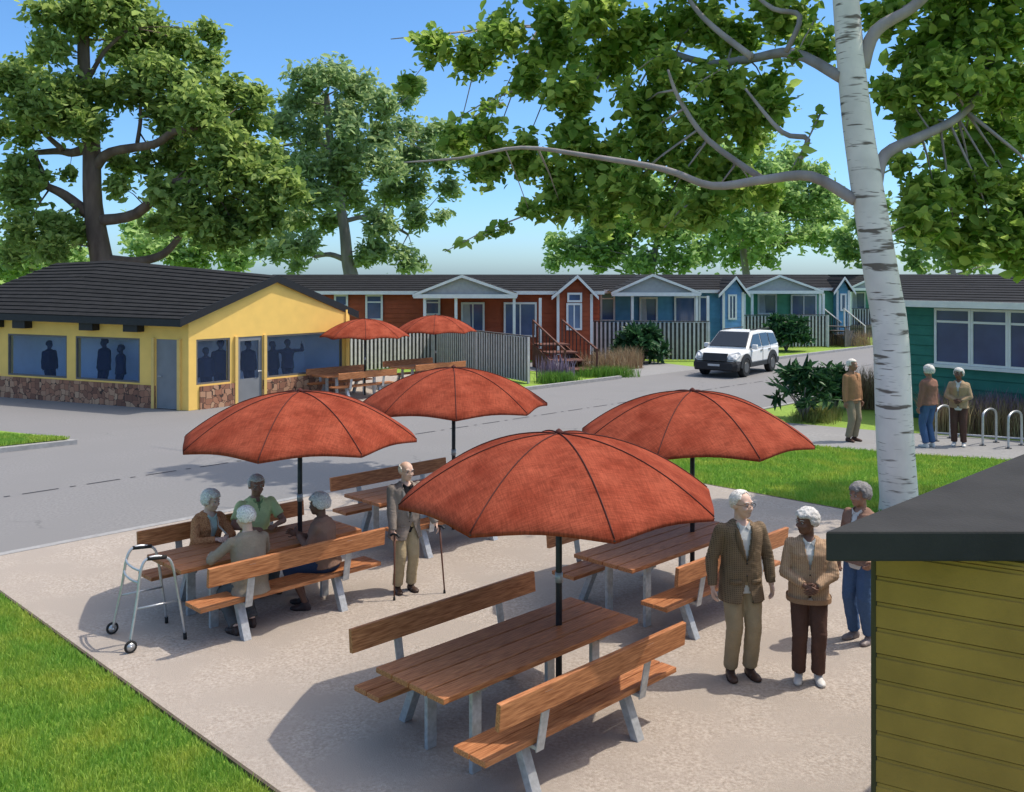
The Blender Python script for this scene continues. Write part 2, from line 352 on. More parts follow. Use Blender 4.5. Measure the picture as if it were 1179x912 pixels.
def bark(name, a, b, birch=False):
    m = mat(name, a, .85, 0, 3, .6, 14, col2=b, stretch=(1,1,.25) if not birch else (1,1,1))
    return m
def birchmat():
    m = mat('birch_bark', (.64,.61,.56), .7, .1, 2.5, .25, 12); n, l, b = nodes_of(m)
    tc = n.new('ShaderNodeTexCoord'); mp = n.new('ShaderNodeMapping'); mp.inputs['Scale'].default_value = (1.4,1.4,9); l.new(tc.outputs['Object'], mp.inputs[0])
    no = n.new('ShaderNodeTexNoise'); no.inputs['Scale'].default_value = 1.0; no.inputs['Detail'].default_value = 3; l.new(mp.outputs[0], no.inputs[0])
    r = n.new('ShaderNodeValToRGB'); r.color_ramp.elements[0].position = .60; r.color_ramp.elements[1].position = .66; l.new(no.outputs[0], r.inputs[0])
    mp2 = n.new('ShaderNodeMapping'); mp2.inputs['Scale'].default_value = (3,3,40); l.new(tc.outputs['Object'], mp2.inputs[0])
    n2 = n.new('ShaderNodeTexNoise'); n2.inputs['Scale'].default_value = 1.0; l.new(mp2.outputs[0], n2.inputs[0])
    r2 = n.new('ShaderNodeValToRGB'); r2.color_ramp.elements[0].position = .64; r2.color_ramp.elements[1].position = .70; l.new(n2.outputs[0], r2.inputs[0])
    mm = n.new('ShaderNodeMath'); mm.operation = 'MAXIMUM'; l.new(r.outputs[0], mm.inputs[0]); l.new(r2.outputs[0], mm.inputs[1])
    mx = n.new('ShaderNodeMix'); mx.data_type = 'RGBA'; l.new(mm.outputs[0], mx.inputs['Factor']); base = b.inputs['Base Color'].links[0].from_socket
    l.new(base, mx.inputs['A']); mx.inputs['B'].default_value = (.14,.12,.10,1); l.new(mx.outputs['Result'], b.inputs['Base Color']); return m

DM = 4.4
def tree(name, label, Y, trunk, limbs, clumps, leaf, asp, dens, lm, bm_, zbase=0, depth=1.0, twigs=True, group=None, limbm=None, flat=.75, base_xy=None, spikes=(), yd=None):
    yd = yd or (lambda x: 0)
    k = Y/F
    P = [PP(x, y, Y) for x, y, r in trunk]; rr = [r*k for _, _, r in trunk]
    if P[0].z > zbase: P.insert(0, Vector((P[0].x+.05, Y, zbase-.1))); rr.insert(0, rr[0]*1.25)
    off = Vector((P[0].x, Y, zbase)); root = thing(name, label, 'tree', off, 0, group)
    tp = spline(P, 4); tr = np.interp(np.linspace(0, len(rr)-1, len(tp)), range(len(rr)), rr).tolist()
    b = NB(); tube(b, tp, tr, 16); part('trunk', b, bm_, root, True, off)
    nodes = [p for p in tp[len(tp)//3:]]
    for li in limbs:
        pts = []; nl = len(li)
        sgn = random.choice((-1,1)) if len(li[0]) < 4 else li[0][3]
        for i, t in enumerate(li):
            q = PP(t[0], t[1], Y); q.y += sgn*depth*.35*i/nl*abs(li[-1][0]-li[0][0])*k; 
            # keep the same picture position at the new depth
            q = PP(t[0], t[1], q.y+yd(t[0])); pts.append(q)
        sp = spline(pts, 4); rl = np.interp(np.linspace(0, nl-1, len(sp)), range(nl), [t[2]*k for t in li]).tolist()
        b = NB(); tube(b, sp, rl, 10); part('limb', b, limbm or bm_, root, True, off); nodes += sp[2:]
    cen = []; tb = NB()
    for (x, y, r) in clumps:
        rm = r*k; dy = (random.random()-.5)*2*depth*rm*1.6; c = PP(x, y, Y+(abs(dy)+.35 if yd(500) else dy)+yd(x))
        nn = max(30, int(dens*DM*(rm/leaf)**2)); 
        # sub-clusters make an uneven outline with gaps
        sub = max(8, int(rm/leaf*2.6)); sc = np.random.randn(sub, 3); sc /= np.linalg.norm(sc,axis=1)[:,None]; sc *= rm*(np.random.rand(sub,1)**.5)*.85
        sc[:,2] *= flat; 
        if twigs:
            nd = min(nodes, key=lambda q: (q-c).length); mid = (nd+c)/2+Vector((0,0,rm*.15))
            tube(tb, [nd, mid, c], [max(.012, rm*.045), max(.009, rm*.03), .008], 5)
            for s_ in sc[:6]:
                e = c+Vector(s_); tube(tb, [c, (c+e)/2+Vector((0,0,rm*.06)), e], [max(.008,rm*.022), max(.006,rm*.016), .005], 4)
        pick = np.random.randint(0, sub, nn); g = sc[pick]+np.random.randn(nn,3)*rm*.27
        cen.append(np.array(c)[None,:]+g)
    for (x0,y0,x1,y1) in spikes:      # hanging sprays
        a = PP(x0,y0,Y+yd(x0)+random.uniform(-.3,.3)); b_ = PP(x1,y1,a.y); tt = np.random.rand(26,1)
        cen.append(np.array(a)[None]*(1-tt)+np.array(b_)[None]*tt+np.random.randn(26,3)*.05)
        tube(tb, [a, (a+b_)/2+Vector((0,0,.05)), b_], [.018,.014,.008], 5)
    if len(tb.verts): part('twigs', tb, limbm or bm_, root, True, off)['kind'] = 'stuff'
    else: tb.free()
    leafmesh('crown', np.concatenate(cen), leaf, asp, lm, root, off)
    return root

bm_birch = birchmat(); birchlimb = bark('birch_limb', (.22,.19,.18), (.36,.32,.31))
brown = bark('brown_bark', (.10,.066,.052), (.19,.135,.105))
greyb = bark('grey_bark', (.20,.17,.17), (.34,.30,.30))
leafN = leafmat('birch_leaf', (.12,.25,.03), (.50,.64,.15), .6)
leafL = leafmat('maple_leaf', (.14,.23,.045), (.44,.56,.17), .56)
leafF = leafmat('pale_leaf', (.22,.34,.13), (.48,.60,.29), .56)
leafG = leafmat('far_leaf', (.22,.38,.11), (.48,.64,.25), .56)

YB = 15.6
limbsB = [
 [(985,231,7,-1),(934,203,6.5),(879,207,5.5),(820,214,4.8),(765,195,4),(680,180,3.2),(600,170,2.3),(530,182,1.6),(465,187,.8)],
 [(968,89,7,1),(913,61,6.5),(862,68,5.5),(811,72,4.8),(743,51,4),(680,40,3.2),(600,30,2.4),(520,38,1.6),(450,45,.8)],
 [(866,66,4.5,1),(820,30,3.6),(794,0,2.8),(770,-50,2)],
 [(879,207,4.5,-1),(815,161,3.6),(782,114,2.8),(769,80,1.4)],
 [(911,199,3.4,-1),(930,161,3.4),(900,152,3),(858,102,1.4)],
 [(905,60,3.4,1),(921,19,3.4),(890,10,3),(860,-14,1.8)],
 [(993,78,8,-1),(1008,36,7.5),(1052,8,6),(1085,-25,4.5)],
 [(1008,214,8,1),(1019,178,7),(1061,157,6),(1103,135,5),(1133,102,4),(1145,78,2)],
 [(1040,13,4,-1),(1065,-10,3),(1100,-60,2)],
]
cl = [(470,98,16),(478,45,10),(500,55,26),(540,70,30),(575,40,34),(600,85,30),(640,60,38),(655,105,34),(635,18,26),(690,20,38),(700,70,36),(740,40,40),(770,90,36),(800,25,38),(850,40,38),(900,20,34),(830,100,34),(880,95,28),(935,55,24),(740,120,34),(665,120,22),
 (525,165,28),(560,190,30),(555,155,24),(600,180,32),(640,200,34),(655,160,34),(645,235,30),(690,190,34),(725,215,34),(740,165,36),(790,195,34),(800,150,36),(850,140,34),(840,200,30),(690,240,30),(760,245,32),(815,240,30),(870,225,24),(880,130,26),(610,245,16),
 (1025,20,26),(1060,55,34),(1035,105,26),(1100,30,38),(1150,40,40),(1090,95,36),(1055,140,28),(1140,105,38),(1180,90,36),(1110,165,36),(1165,165,38),(1075,215,34),(1120,215,36),(1170,225,38),(1060,255,26),(1100,275,34),(1150,275,36),(1190,290,30),(1040,190,16),
 (700,-40,50),(800,-50,55),(900,-50,55),(1000,-50,50),(1100,-40,55),(1180,-20,50),(620,-30,40),(1230,120,60),(1230,240,50)]
cl = [(x, y, r_*1.16) for x, y, r_ in cl]
tree('birch_tree', 'tall white barked birch leaning on the lawn behind the dark shed roof', YB,
 [(1036,606,27),(1035,573,21),(1030,497,20.5),(1025,382,19.5),(1014,313,19),(991,169,17),(981,85,15.5),(974,0,14.5),(968,-90,12),(966,-180,8)],
 limbsB, cl, .20, .58, 15, leafN, bm_birch, zbase=0, yd=lambda x: (max(0, 960-x)/500*3.6+(.5 if x < 940 else 0)), depth=1.3, limbm=birchlimb,
 spikes=[(590,105,520,140),(580,118,545,135),(600,250,512,290),(590,262,550,275),(945,130,912,205),(940,20,912,75),(830,80,790,110),(770,60,735,80),(800,230,765,262)])

tree('maple_tree', 'big brown trunked leafy tree behind the yellow building', 46,
 [(122,330,15),(117,299,12.5),(107,235,10.5),(105,160,9.5),(98,121,7.5),(96,46,6.5),(95,-20,4)],
 [[(101,246,7),(75,225,5.5),(53,214,4),(38,205,2.5)],[(97,172,6),(83,176,5),(68,174,4.2),(39,176,3)],[(72,172,3.5),(58,160,3),(44,146,2.4)],
  [(110,192,6.5),(128,175,5.5),(178,166,4.8),(203,151,4),(249,146,2.5)],[(113,254,7),(157,246,6),(199,210,4.5),(242,214,2.5)],[(125,300,7),(160,301,5.5),(189,292,4.6),(207,272,3.5)],
  [(100,95,3),(120,60,2.5),(150,32,1.6)],[(158,165,2.5),(162,135,2.2),(160,105,1.5)],[(55,214,3),(48,195,2.5),(40,178,1.8)]],
 [(60,18,26),(100,10,30),(140,12,32),(175,30,26),(60,50,24),(95,35,20),(45,65,14),(140,55,34),(180,60,34),(215,50,24),(240,35,18),(160,90,34),(205,90,34),(240,75,24),
  (30,90,30),(70,100,32),(20,120,28),(60,130,30),(100,140,30),(130,110,28),(95,100,20),(10,90,26),(225,120,34),(260,110,26),(290,115,22),(190,130,26),(250,140,28),(290,140,22),(0,150,20),(35,155,20),
  (215,165,30),(255,170,30),(280,175,26),(180,190,26),(140,195,20),(220,195,28),(25,200,26),(15,225,24),(40,210,16),(80,200,10),(250,205,26),(285,205,26),(300,180,24),(300,230,26),(265,240,24),(225,235,28),(190,225,24),(140,215,18),
  (30,265,28),(65,262,26),(60,285,24),(20,290,20),(90,265,20),(240,262,26),(275,270,26),(210,255,22),(310,255,26),(330,215,24),(180,262,16)],
 .37, .5, 15, leafL, brown, depth=1.2)
tree('ash_tree', 'grey trunked leafy tree in the gap between yellow building and sky', 58,
 [(405,325,9),(400,300,7),(396,260,6),(385,200,5),(378,140,4),(376,110,3)],
 [[(399,300,3.5),(380,293,3),(362,296,2)],[(385,210,3),(410,180,2.5),(430,150,1.6)],[(395,255,3),(430,250,2.5),(470,270,1.5)],[(380,170,2.6),(350,165,2),(310,170,1.4)]],
 [(350,95,22),(380,88,24),(410,100,24),(335,120,22),(365,125,20),(400,130,26),(440,120,22),(470,110,18),(485,98,10),(325,150,24),(360,155,26),(400,160,26),(440,155,26),(475,150,22),(500,155,18),
  (320,190,26),(355,195,28),(395,195,28),(435,190,28),(475,185,26),(510,185,22),(535,180,16),(330,225,24),(365,230,28),(405,225,26),(445,225,26),(485,220,24),(515,215,18),
  (340,255,22),(375,260,18),(440,260,24),(480,250,20),(510,250,12),(325,285,22),(355,285,18),(430,290,20),(460,295,20),(480,305,12),(345,305,12),(415,300,10),(300,280,20)],
 .42, .42, 15, leafF, greyb, depth=1.2)
# paler trees beyond the row of homes
far = [
 ('pale green crown showing behind the yellow building roof beside the big trunk', 70, [(205,330,5),(203,290,4),(200,260,3)], [(180,265,22),(215,262,24),(245,275,22),(160,285,18),(195,290,20),(230,298,18),(270,295,20),(150,262,14)]),
 ('leafy crown above the blue home porch, trunk leaning right', 78, [(747,335,5),(752,300,4),(758,270,3)], [(660,290,20),(690,255,22),(715,240,20),(800,250,20),(700,215,16),(745,215,20),(790,225,20),(640,280,14),(690,280,24),(720,270,26),(755,262,26),(735,240,22),(770,240,22),(790,270,22),(640,302,12),(700,303,16),(780,300,18),(740,300,18),(810,292,18)]),
 ('leafy crown above the green home, grey trunk rising behind its roof', 84, [(862,335,5),(857,300,4),(852,250,3.5),(848,200,2.5)], [(840,190,20),(860,175,16),(880,205,22),(850,225,24),(900,235,24),(830,255,24),(870,262,26),(930,245,20),(850,290,22),(900,275,18),(945,225,14),(820,215,20),(935,270,16),(870,160,16),(905,190,20),(940,200,18),(925,225,18),(960,230,14),(805,235,20),(890,210,22),(835,180,18),(955,275,14),(880,298,12),(960,250,12)]),
 ('leafy crown low behind the big green building right of the white trunk', 66, [(1098,335,5),(1094,300,4),(1090,270,3)], [(1000,260,20),(985,290,18),(1010,235,14),(1050,270,20),(1085,280,24),(1120,290,22),(1155,285,22),(1060,300,14),(970,275,14),(1010,300,12),(1130,265,20),(1175,300,16)]),
 ('pale bushy crown low at the far left behind the roof', 74, [(40,345,5),(38,310,4),(36,290,3)], [(30,300,22),(60,300,20),(5,305,22),(85,298,16),(-25,300,24)]),
]
for lab, Yt, tr_, cls in far:
    cls = [(x, y, r_*1.22) for x, y, r_ in cls]
    tree('background_tree', lab, Yt, tr_, [], cls, .52, .5, 12, leafG if Yt > 65 and Yt != 74 else leafG, greyb, depth=1.3, group='pale trees beyond the homes')

# ------------------------------------------------------------ shrubs and tufts
def shrub(label, loc, r, h, leaf, n, lm, asp=.22, group=None, cat='shrub', name='shrub', stem=True):
    loc = Vector(loc); root = thing(name, label, cat, loc, 0, group); loc_l = []
    d = []
    k = max(8, n//16)
    for i in range(k):
        a = random.random()*2*pi; e = random.random()**.7; c = Vector((math.cos(a)*r*(1-e*.4)*random.random()**.4, math.sin(a)*r*(1-e*.4)*random.random()**.4, h*.22+h*.78*e*random.uniform(.75,1.05)))
        for j in range(16):
            dv = Vector((random.gauss(0,1), random.gauss(0,1), random.gauss(.35,.8))).normalized(); loc_l.append(c+dv*leaf*.5); d.append(dv*1.3)
    leafmesh('foliage', np.array(loc_l), leaf, asp, lm, root, dirs=np.array(d))
    if stem:
        b = NB()
        for i in range(9):
            a = i*.9; e = Vector((math.cos(a)*r*.6, math.sin(a)*r*.6, h*.65)); tube(b, [(0,0,-.03), e*.4+Vector((0,0,h*.1)), e], [.035,.022,.01], 6)
        part('stem', b, greyb, root, True)
    return root
darkleaf = leafmat('dark_leaf', (.012,.045,.018), (.06,.16,.055), .2, .4)
shrub('large dark spiky shrub beside the near kerb, left of the man in the orange sweater', G(925,484), .98, 1.45, .34, 720, darkleaf, .24)
shrub('low dark shrub just left of the man in the orange sweater', G(962,470), .55, 1.1, .30, 600, darkleaf, .28)
shrub('dark round shrub against the blue home fence', G(738,418), 1.25, 1.5, .42, 1500, darkleaf, .3)
shrub('dark upright shrub by the green home fence behind the white car', G(905,404), 1.2, 1.7, .45, 1300, darkleaf, .3)

def tuft(label, pts, n, h, cols, name='ornamental_grass', group=None, w_=.02, lean=.55):
    lm = leafmat('tuft_'+cols[0], cols[1], cols[2], .3)
    c = np.mean(np.array([(p[0], p[1]) for p in pts]), 0)
    q = scatter([(p[0]-c[0], p[1]-c[1]) for p in pts], n)
    q = q*(1-.5*np.random.rand(n,1)) if n < 1000 else q
    g = grass_field(name, q, n, h*.5, h, w_, lm, 0, lean); g.location = (c[0], c[1], 0); tag(g, label, 'grass clump' if 'grass' in name else 'flowers', group); return g
def blob(c, r, k=8, sx=1.4): return [(c.x+math.cos(i*2*pi/k)*r*sx, c.y+math.sin(i*2*pi/k)*r) for i in range(k)]
straw = ('straw', (.28,.16,.09), (.42,.34,.20)); lav = ('lavender', (.16,.12,.20), (.34,.28,.36)); grn = ('green', (.08,.2,.03), (.20,.36,.06))
tuft('reddish straw ornamental grass clump right of the red home stairs', blob(G(697,430), .9), 700, 1.05, straw)
tuft('straw ornamental grass clump nearest the dark shrub by the blue home', blob(G(722,424), .6), 500, 1.0, straw)
tuft('low bright green grass clump in front of the straw grasses by the kerb', blob(G(700,434), .5, sx=3), 900, .5, grn, name='grass_clump')
tuft('green leafy clump at the foot of the red home stairs', blob(G(643,441), .5, sx=2), 900, .5, grn, name='grass_clump')
tuft('pale lilac flower spikes above the green clump by the red stairs', blob(G(640,438.5), .5, sx=1.7), 160, 1.05, lav, name='lavender_plant', w_=.05, lean=.25)
tuft('straw coloured grass clump below the green home steps', blob(G(982,398), 1.2), 500, 1.0, straw)
tuft('straw grass clump behind the man in the orange sweater', blob(G(1003,470), .55), 700, 1.35, straw)
tuft('yellowish tall grass between the shrub and the path edge', [G(905,487), G(965,491), G(975,476), G(925,474)], 900, .35, ('mix',(.14,.2,.04),(.36,.33,.12)), name='grass_clump')
A_ = [G(1062,498), G(1130,503), G(1260,512), G(1270,500), G(1120,488), G(1062,485)]
tuft('long bed of straw and purple grasses along the green building wall', A_, 5200, .95, ('bed',(.20,.13,.08),(.38,.33,.18)), w_=.022)
tuft('purple flowering tips rising from the grass bed by the green building', A_, 500, 1.15, ('purple',(.16,.10,.17),(.30,.22,.28)), name='lavender_plant', w_=.04, lean=.35)

# ============================================================ BUILDINGS
def siding(bm, A, B, z0, z1, course=.2, th=.03, top=None, gap=.012):
    """lap boards on the vertical plane A->B (outside is to the right of A->B); top(s) = height limit"""
    A = Vector(A); B = Vector(B); d = (B-A); Ln = d.length; d.normalize(); nrm = Vector((d.y, -d.x, 0))
    z = z0
    while z < z1-1e-4:
        zt = min(z+course-gap, z1); s0, s1 = 0, Ln
        if top:
            s0, s1 = top(z, zt)
            if s1-s0 < .05: break
        pts = [A+d*s0+Vector((0,0,z))+nrm*th, A+d*s0+Vector((0,0,zt))+nrm*th*.35, A+d*s0+Vector((0,0,zt)), A+d*s0+Vector((0,0,z))]
        prism(bm, pts, d*(s1-s0)); z += course
def courses(bm, a0, a1, b1, b0, n, th=.03):
    """roof courses from eave edge a0-a1 up to ridge edge b0-b1"""
    a0, a1, b0, b1 = map(Vector, (a0, a1, b0, b1)); up = (a1-a0).cross(b0-a0).normalized()
    if up.z < 0: up = -up
    for i in range(n):
        t0, t1 = i/n, (i+1)/n
        p = [a0.lerp(b0,t0), a1.lerp(b1,t0), a1.lerp(b1,t1), a0.lerp(b0,t1)]
        v = [bm.verts.new(x) for x in (p[0]+up*th, p[1]+up*th, p[2]+up*th*.2, p[3]+up*th*.2, p[0], p[1])]
        bm.faces.new(v[:4]); bm.faces.new((v[4], v[5], v[1], v[0]))
def frame_box(bm, P, d, w_, h_, t, dep, nrm):
    """rectangular frame: P lower-left, d along, nrm out"""
    up = Vector((0,0,1))
    for (a, b, c_, e) in ((0,w_,0,t),(0,w_,h_-t,h_),(0,t,t,h_-t),(w_-t,w_,t,h_-t)):
        prism(bm, [P+d*a+up*c_, P+d*b+up*c_, P+d*b+up*e, P+d*a+up*e], nrm*dep)

def glassmat(name, base, rough=.12, curtain=None):
    m = mat(name, base, rough, .25, 1.3, spec=.6); return m
glassb = glassmat('window_glass', (.06,.10,.20))
glassd = glassmat('window_glass_deep', (.035,.06,.14))
glassl = glassmat('window_glass_pale', (.13,.19,.30))
curt = mat('curtain', (.45,.45,.46), .9, .12, 5)

# ---- yellow building
yel = mat('yellow_render', (.88,.57,.15), .85, .05, 2.5, .15, 60)
stone = mat('stone_cladding', (.2,.1,.07), .85, .2, 20, .3, 40); n, l, b = nodes_of(stone)
tc = n.new('ShaderNodeTexCoord'); vo = n.new('ShaderNodeTexVoronoi'); vo.distance = 'CHEBYCHEV'; vo.inputs['Scale'].default_value = 5.4; vo.inputs['Randomness'].default_value = .7; l.new(tc.outputs['Object'], vo.inputs[0])
vr = n.new('ShaderNodeValToRGB'); e = vr.color_ramp.elements; e[0].color = (.19,.09,.06,1); e[1].color = (.50,.31,.19,1); x_ = e.new(.5); x_.color = (.37,.17,.10,1)
sp = n.new('ShaderNodeSeparateColor'); l.new(vo.outputs['Color'], sp.inputs[0]); l.new(sp.outputs[0], vr.inputs[0])
ve = n.new('ShaderNodeTexVoronoi'); ve.distance = 'CHEBYCHEV'; ve.feature = 'F2'; ve.inputs['Scale'].default_value = 5.4; ve.inputs['Randomness'].default_value = .7; l.new(tc.outputs['Object'], ve.inputs[0])
su = n.new('ShaderNodeMath'); su.operation = 'SUBTRACT'; l.new(ve.outputs['Distance'], su.inputs[0]); l.new(vo.outputs['Distance'], su.inputs[1])
gt = n.new('ShaderNodeMath'); gt.operation = 'GREATER_THAN'; gt.inputs[1].default_value = .05; l.new(su.outputs[0], gt.inputs[0])
mx = n.new('ShaderNodeMix'); mx.data_type = 'RGBA'; l.new(gt.outputs[0], mx.inputs['Factor']); mx.inputs['A'].default_value = (.07,.045,.035,1); l.new(vr.outputs[0], mx.inputs['B']); l.new(mx.outputs['Result'], b.inputs['Base Color'])

YC = Vector((-9.25, 27.2, 0)); YL = Vector((-18.2, 31.2, 0)); YR = Vector((-5.45, 31.9, 0))
yb = thing('cafe_building', 'yellow rendered single storey building with black roof and stone base', 'building', YC)
class Wall:
    def __init__(s, A, B):
        s.A = Vector(A); s.B = Vector(B); s.d = (s.B-s.A).normalized(); s.n = Vector((s.d.y, -s.d.x, 0)); s.L = (s.B-s.A).length
    def at(s, px, py):           # pixel -> (s, z) on the wall
        k = (px-CX)/F; t = (k*s.A.y-s.A.x)/(s.d.x-k*s.d.y); Yq = s.A.y+s.d.y*t; return t, H-(py-HY)*Yq/F
    def P(s, a, z, o=0): return s.A+s.d*a+s.n*o+Vector((0,0,z))
def wall_holes(bm, W, z0, z1, holes, th=.2, o=0, s0=0, s1=None):
    s1 = W.L if s1 is None else s1
    xs = sorted({s0, s1, *[h[0] for h in holes], *[h[1] for h in holes]}); zs = sorted({z0, z1, *[h[2] for h in holes], *[h[3] for h in holes]})
    xs = [x for x in xs if s0-1e-6 <= x <= s1+1e-6]; zs = [z for z in zs if z0-1e-6 <= z <= z1+1e-6]
    for a, b_ in zip(xs, xs[1:]):
        zr = z0; run = None
        for c_, d_ in zip(zs, zs[1:]):
            mx_, mz = (a+b_)/2, (c_+d_)/2; inside = any(h[0] < mx_ < h[1] and h[2] < mz < h[3] for h in holes)
            if not inside: run = (run[0], d_) if run else (c_, d_)
            if inside or d_ == zs[-1]:
                if run: prism(bm, [W.P(a,run[0],o), W.P(b_,run[0],o), W.P(b_,run[1],o), W.P(a,run[1],o)], -W.n*th)
                run = None
EZ = 2.72; BZ = .66; WT = 2.02
wl = Wall(YL, YC); wg = Wall(YC, YR)
def hole(W, x0, x1, y, top=True):
    a = W.at(x0, y)[0]; b_ = W.at(x1, y)[0]; return a, b_
hl = [(*hole(wl, -62, -8, 400), BZ+.05, WT), (*hole(wl, 9, 77, 400), BZ+.05, WT), (*hole(wl, 87, 161, 400), BZ+.05, WT)]
dl = (*hole(wl, 180, 205, 400), 0, WT)
hg = [(*hole(wg, 226, 265, 400), BZ+.05, WT), (*hole(wg, 307, 394, 400), BZ+.05, WT)]
dg = (*hole(wg, 273, 302, 400), 0, WT)
bm = NB(); wall_holes(bm, wl, 0, EZ+.1, hl+[dl]); wall_holes(bm, wg, 0, EZ, hg+[dg], s0=.0)
gm = wg.L/2
prism(bm, [wg.P(0,EZ), wg.P(wg.L,EZ), wg.P(gm,3.72)], -wg.n*.2)
off = wl.L
# back and far walls close the shell
YB2 = YR+(YL-YC); 
for a, b_ in ((YR, YB2), (YB2, YL)):
    W = Wall(a, b_); prism(bm, [W.P(0,0), W.P(W.L,0), W.P(W.L,EZ), W.P(0,EZ)], -W.n*.2)
part('wall', bm, yel, yb, off=YC)
bm = NB(); wall_holes(bm, wl, -.02, BZ, [dl], th=.05, o=.052, s1=dl[0]-.02)
wall_holes(bm, wg, -.02, BZ, [dg], th=.05, o=.052, s0=.35, s1=wg.L)
part('stone_base', bm, stone, yb, off=YC)
# inside: floor and a pale blue partition a little way behind the glass
inwall = mat('blue_interior', (.84,.90,.97), .9, .03)
bm = NB(); q = [YL, YC, YR, YB2]; poly(bm, [(p.x, p.y, .03) for p in q]); 
Wi = Wall(YL-wl.n*1.25, YC-wl.n*1.25-wl.d*1.2); prism(bm, [Wi.P(0,.04), Wi.P(Wi.L,.04), Wi.P(Wi.L,2.6), Wi.P(0,2.6)], -Wi.n*.1)
Wj = Wall(YC-wg.n*1.5+wg.d*.9, YR-wg.n*1.5+wg.d*1.0); prism(bm, [Wj.P(0,.04), Wj.P(Wj.L,.04), Wj.P(Wj.L,2.6), Wj.P(0,2.6)], -Wj.n*.1)
Wk = Wall(YR, YB2); prism(bm, [Wk.P(.1,.04,-.24), Wk.P(Wk.L-.3,.04,-.24), Wk.P(Wk.L-.3,2.6,-.24), Wk.P(.1,2.6,-.24)], -Wk.n*.03)
part('interior', bm, inwall, yb, off=YC)
tint = bpy.data.materials.new('tinted_glass'); tint.use_nodes = True; n = tint.node_tree.nodes; l = tint.node_tree.links
b = n['Principled BSDF']; b.inputs['Base Color'].default_value = (.12,.165,.27,1); b.inputs['Roughness'].default_value = .25; b.inputs['Specular IOR Level'].default_value = .3
tr = n.new('ShaderNodeBsdfTransparent'); tr.inputs[0].default_value = (.86,.92,1,1); mx = n.new('ShaderNodeMixShader'); mx.inputs[0].default_value = .91
l.new(b.outputs[0], mx.inputs[1]); l.new(tr.outputs[0], mx.inputs[2]); l.new(mx.outputs[0], n['Material Output'].inputs[0])
frm = mat('grey_frame', (.14,.13,.12), .6, .1); doorm = mat('grey_door', (.20,.21,.22), .6, .08, 3)
for W, hs in ((wl, hl), (wg, hg)):
    for h in hs:
        bm = NB(); frame_box(bm, W.P(h[0]+.002,h[2]+.002,-.06), W.d, h[1]-h[0]-.004, h[3]-h[2]-.004, .05, .05, W.n); wf = part('window', bm, frm, yb, off=YC)
        bm = NB(); prism(bm, [W.P(h[0]+.05,h[2]+.05,-.05), W.P(h[1]-.05,h[2]+.05,-.05), W.P(h[1]-.05,h[3]-.05,-.05), W.P(h[0]+.05,h[3]-.05,-.05)], W.n*.012); part('pane', bm, tint, wf, off=YC)
# doors
bm = NB(); prism(bm, [wl.P(dl[0]+.003,.01,-.06), wl.P(dl[1]-.003,.01,-.06), wl.P(dl[1]-.003,WT-.003,-.06), wl.P(dl[0]+.003,WT-.003,-.06)], wl.n*.05); dr = part('door', bm, doorm, yb, off=YC)
bm = NB(); tube(bm, [wl.P(dl[0]+.12,.95,0), wl.P(dl[0]+.12,.95,.06), wl.P(dl[0]+.24,.95,.06)], .015, 8); part('handle', bm, steel, dr, off=YC)
bm = NB(); wall_holes(bm, wg, .01, WT-.003, [(dg[0]+.12, dg[1]-.12, .75, WT-.13)], th=.05, o=-.02, s0=dg[0]+.003, s1=dg[1]-.003); dr = part('door', bm, doorm, yb, off=YC)
bm = NB(); prism(bm, [wg.P(dg[0]+.12,.75,-.05), wg.P(dg[1]-.12,.75,-.05), wg.P(dg[1]-.12,WT-.13,-.05), wg.P(dg[0]+.12,WT-.13,-.05)], wg.n*.01); part('pane', bm, tint, dr, off=YC)
bm = NB(); tube(bm, [wg.P(dg[1]-.07,.95,-.02), wg.P(dg[1]-.07,.95,.05), wg.P(dg[1]-.2,.95,.05)], .015, 8); part('handle', bm, steel, dr, off=YC)
trimy = mat('cream_post', (.74,.50,.16), .8, .05)
for W, s_ in ((wg, dg[0]-.11), (wg, dg[1]+.02), (wl, dl[0]-.13), (wl, dl[1]+.02)):
    bm = NB(); prism(bm, [W.P(s_,0,.0), W.P(s_+.1,0,.0), W.P(s_+.1,WT+.03,.0), W.P(s_,WT+.03,.0)], W.n*.075); part('door_post', bm, trimy, yb, off=YC)
# roof
ov = .42
e0 = YC+wl.n*ov+wg.n*.12+Vector((0,0,EZ-.10)); e1 = wl.P(-.5,EZ-.02,ov)
pk = wg.P(gm,3.86,.12); rm_ = PP(130,300,32.3); rl_ = PP(66,303,33.4)
er = YR-wl.n*ov+wg.n*.12+Vector((0,0,EZ-.10)); er2 = er+(YL-YC)
bm = NB(); courses(bm, e0, e1, rl_, pk.lerp(rm_,1.0), 1, .001) if False else None
def strip_roof(bm, eave, ridge, n, th=.035):
    # eave, ridge: matching polylines
    for k in range(len(eave)-1): courses(bm, eave[k], eave[k+1], ridge[k+1], ridge[k], n, th)
mid = e0.lerp(e1, .62)
strip_roof(bm, [e0, mid, e1], [pk, rm_, rl_], 15)
strip_roof(bm, [er, er.lerp(er2,.62), er2], [pk, rm_, rl_], 12)
courses(bm, e1, er2, rl_+Vector((-.01,.01,0)), rl_, 12)
part('roof', bm, roofm, yb, off=YC)
bm = NB()
for a, b_ in ((e0, pk), (pk, er), (e1, e0)):
    dn = Vector((0,0,-.20)); tmp = (b_-a).normalized(); nn_ = Vector((tmp.y,-tmp.x,0)).normalized()
    if nn_.y > 0: nn_ = -nn_
    prism(bm, [a+Vector((0,0,.03)), b_+Vector((0,0,.03)), b_+dn, a+dn], -nn_*.06)
